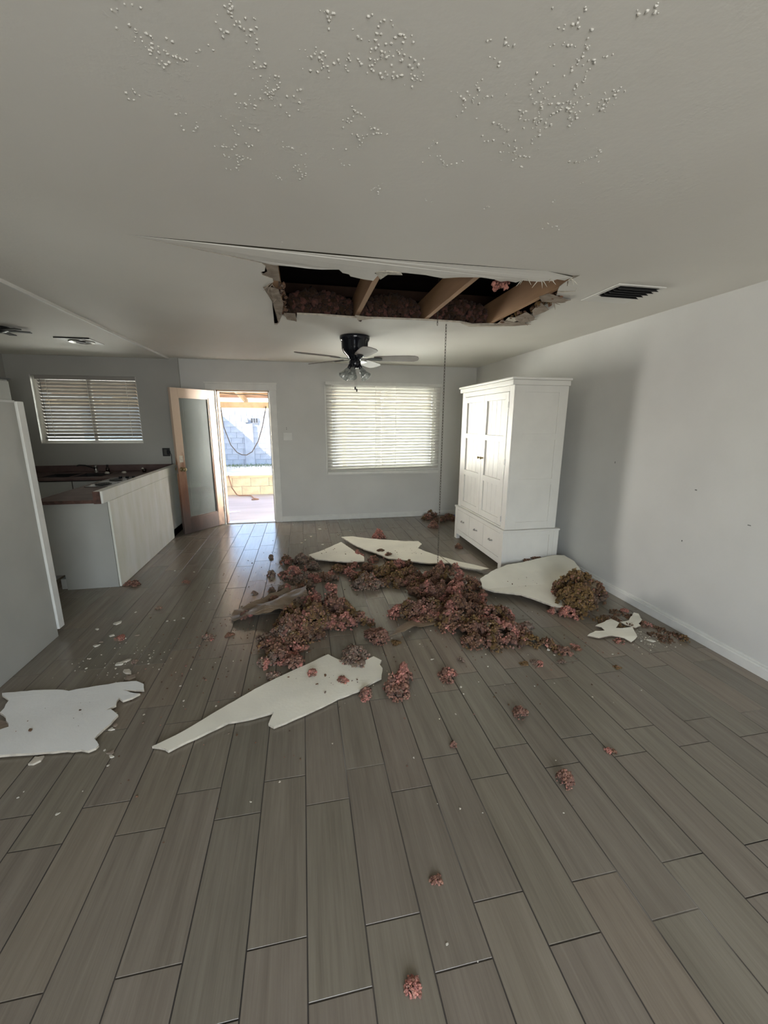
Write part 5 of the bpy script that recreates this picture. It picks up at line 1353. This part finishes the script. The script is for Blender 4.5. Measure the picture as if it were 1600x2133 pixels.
for _ in range(900):
    t = rng.random()
    if t < 0.40:
        x, y = rng.normal(-0.15, 0.45), rng.normal(3.3, 0.75)
    elif t < 0.60:
        x, y = rng.normal(-0.6, 0.35), rng.normal(2.7, 0.4)
    elif t < 0.85:
        x, y = rng.normal(1.5, 0.5), rng.normal(2.6, 0.45)
    else:
        x, y = rng.normal(0.9, 0.6), rng.normal(5.4, 0.45)
    if not (-1.7 < x < 2.75 and 1.2 < y < 6.4):
        continue
    s_ = rng.uniform(0.0018, 0.0062)
    fl_.put((x, y, s_ * 0.5), s_, np.array(COLORS[rng.choice(list('RBGM'))]) * rng.uniform(0.5, 1.3), 1, squash=0.6)
for _ in range(260):
    t = rng.random()
    if t < 0.45:
        x, y = rng.normal(2.5, 0.12), rng.normal(2.30, 0.07)
    elif t < 0.75:
        x, y = rng.normal(-1.2, 0.2), rng.normal(2.65, 0.2)
    else:
        x, y = rng.normal(0.6, 0.9), rng.normal(2.3, 0.6)
    if not (-1.7 < x < 2.75 and 1.0 < y < 6.4):
        continue
    s_ = rng.uniform(0.0016, 0.0055)
    fl_.put((x, y, s_ * 0.5), s_, (0.66, 0.62, 0.52), 1, squash=0.5)
for (xa, xb, ya, yb, z, n) in ((-0.15, 0.30, 2.10, 2.30, 0.0300, 15), (0.15, 0.50, 4.35, 4.70, 0.070, 14), (0.95, 1.35, 4.35, 4.80, 0.062, 22), (1.80, 2.15, 3.20, 3.40, 0.085, 16), (-1.5, -1.2, 2.05, 2.3, 0.027, 10)):
    for _ in range(n):
        s_ = 0.0018 + 0.008 * rng.random() ** 3
        fl_.put((rng.uniform(xa, xb), rng.uniform(ya, yb), z), s_, np.array(COLORS[rng.choice(list('RBGMB'))]) * rng.uniform(0.4, 1.1), 1, squash=0.6)
fl_.build('debris_crumbs', (0.3, 3, 0), kind='stuff', label='fine brown and white crumbs sprinkled over the grey tiles', category='debris')

# ------------------------------------------------------------------ outside
PZ = -0.08
struct('patio_floor', MB().box(-7, 6, YB + 0.15, 9.60, -0.3, PZ), 'patio_floor', label='pale concrete patio slab outside the door')
struct('ground', MB().box(-30, 30, 9.60, 60, -0.5, -0.06), 'dirt', label='sunlit bare ground beyond the low wall')
lw = root('low_block_wall', (-1.2, 9.6, PZ), 'low yellow block wall with ledge across the patio', 'wall')
mk('core', MB().box(-7, 6, 9.55, 9.68, PZ, 0.31), 'mortar', lw)
bm_ = bpy.data.meshes.new('block')
q = MB().box(-0.196, 0.196, -0.06, 0.06, -0.096, 0.096)
bm_.from_pydata(q.v, [], q.f)
bm_.materials.append(M['stucco'])
restb = MB()
for r_ in range(2):
    for k in range(-17, 18):
        x = -1.2 + k * 0.4 + 0.2 * r_
        z = PZ + 0.098 + r_ * 0.197
        if x < -6.8 or x > 5.8:
            continue
        if abs(x + 1.2) < 1.3:
            inst('block', bm_, (x, 9.585 + random.uniform(-0.002, 0.002), z), lw)
        else:
            restb.box(x - 0.196, x + 0.196, 9.525, 9.645, z - 0.096, z + 0.096)
mk('block_field', restb, 'stucco', lw, kind='stuff')
mk('ledge', MB().box(-7, 6, 9.50, 9.70, 0.31, 0.36), 'patio_wood', lw, bevel=0.004)
pc = root('patio_cover', (-1.2, 8.1, 1.9), 'pale lumber patio cover with rafters outside the door', 'patio cover')
mk('post', MB().box(-1.80, -1.71, 9.48, 9.57, 0.36, 1.85), 'patio_wood', pc, bevel=0.004)
mk('post', MB().box(0.9, 0.99, 9.48, 9.57, 0.36, 1.85), 'patio_wood', pc, bevel=0.004)
mk('header_beam', MB().box(-5, 4, 9.48, 9.57, 1.845, 1.97), 'patio_wood', pc, bevel=0.004)
sl = Matrix.Translation((0, 6.645, 2.36)) @ Matrix.Rotation(R(-5.5), 4, 'X')
for x in (-3.6, -3.0, -2.4, -1.8, -1.2, -0.6, 0.0, 0.6, 1.2, 1.8, 2.4):
    mk('rafter', MB().box(x - 0.02, x + 0.02, 0, 3.3, -0.12, 0, 0, sl), 'patio_wood', pc)
for yy in (0.5, 1.2, 1.9, 2.6):
    mk('batten', MB().box(-5, 4, yy, yy + 0.09, 0.0, 0.04, 0, sl), 'patio_wood', pc)
mk('sheathing', MB().box(-5, 4, 0, 3.35, 0.041, 0.055, 0, sl), 'patio_sheath', pc)
bw = root('block_fence', (-2, 16.1, -0.06), 'tall grey block fence at the far side of the yard', 'fence')
mk('core', MB().box(-12, 10, 16.03, 16.2, -0.06, 1.86), 'mortar', bw)
bm2 = bpy.data.meshes.new('block')
q = MB().box(-0.1965, 0.1965, -0.02, 0.06, -0.0965, 0.0965)
bm2.from_pydata(q.v, [], q.f)
bm2.materials.append(M['cmu'])
restb = MB()
for r_ in range(10):
    z = -0.06 + 0.1 + r_ * 0.2
    for k in range(-26, 26):
        x = -2.0 + k * 0.4 + (0.2 if r_ % 2 else 0)
        if -3.5 < x < -0.7:
            inst('block', bm2, (x, 16.02 + random.uniform(-0.002, 0.002), z), bw)
        else:
            restb.box(x - 0.1965, x + 0.1965, 16.0, 16.08, z - 0.0965, z + 0.0965)
mk('block_field', restb, 'cmu', bw, kind='stuff')
mk('pilaster', MB().box(-2.12, -1.80, 15.93, 16.0, -0.06, 1.47), 'cmu', bw, bevel=0.004)
mk('vent_block', MB().box(-1.87, -1.60, 15.97, 16.0, 1.47, 1.68), 'mortar', bw)
for gx in (-1.82, -1.735, -1.65):
    mk('vent_slot', MB().box(gx - 0.025, gx + 0.025, 15.965, 15.97, 1.50, 1.65), 'louver', bw)
mk('meter_box', MB().box(-2.10, -1.95, 15.9, 15.98, 1.5, 1.66), 'mortar', bw, bevel=0.004)
# unseen shed added to cast the diagonal shadow on the fence
sh = root('shadow_shed', (-7.2, 14.2, -0.06), 'unseen pale shed added at the yard side to shade the fence', 'shed')
mk('body', MB().box(-8.0, -5.4, 11.6, 15.9, -0.06, 3.9), 'wall', sh)
mk('roof', MB().box(-8.2, -5.3, 11.5, 15.98, 3.9, 4.0), 'patio_sheath', sh)
# weeds along the fence
gr = MB()
for _ in range(900):
    x, y = random.uniform(-4.5, 0.5), 15.88 - abs(random.gauss(0, 0.35))
    h = random.uniform(0.02, 0.11)
    a = random.uniform(0, 3.14)
    w = 0.012
    gr.add([(x - w * math.cos(a), y - w * math.sin(a), -0.06), (x + w * math.cos(a), y + w * math.sin(a), -0.06), (x + random.uniform(-0.03, 0.03), y + random.uniform(-0.03, 0.03), -0.06 + h)], [(0, 1, 2)])
mk('dry_weeds', gr, 'grass', None, origin=(-2, 15.8, -0.06), kind='stuff', label='low dry weeds along the foot of the block fence', category='grass')
strap = [(-1.70, 9.45, 1.85), (-1.665, 9.40, 1.45), (-1.54, 9.35, 1.06), (-1.42, 9.33, 0.90), (-1.32, 9.32, 0.845), (-1.22, 9.32, 0.84), (-1.10, 9.33, 0.91), (-0.96, 9.36, 1.14), (-0.86, 9.40, 1.44), (-0.76, 9.45, 1.88)]
mk('hanging_strap', MB().tube(strap, 0.021, 8, flat=0.45), 'strap', None, origin=(-1.2, 9.4, 1.3), smooth=True, label='dark strap sagging from the patio beam in the doorway view', category='strap')
mk('patio_rope', MB().tube([(-1.66, 9.46, 0.38), (-1.60, 9.44, 0.10), (-1.50, 9.40, -0.05), (-1.44, 9.36, -0.065), (-1.30, 9.36, -0.065), (-1.18, 9.30, -0.065), (-1.10, 9.0, -0.065), (-0.98, 8.85, -0.065), (-1.12, 8.82, -0.065)], 0.012, 8), 'rope', None, origin=(-1.4, 9.3, -0.08), smooth=True, label='rusty rope dropping from the ledge onto the patio', category='rope')
mk('overhead_cable', MB().tube([(-1.25, 6.66, 1.99), (-0.95, 6.70, 1.965), (-0.75, 6.72, 1.975), (-0.45, 6.68, 1.955)], 0.006, 6), 'dark', None, origin=(-0.85, 6.7, 1.97), smooth=True, label='thin black cable crossing just under the door head outside', category='cable')
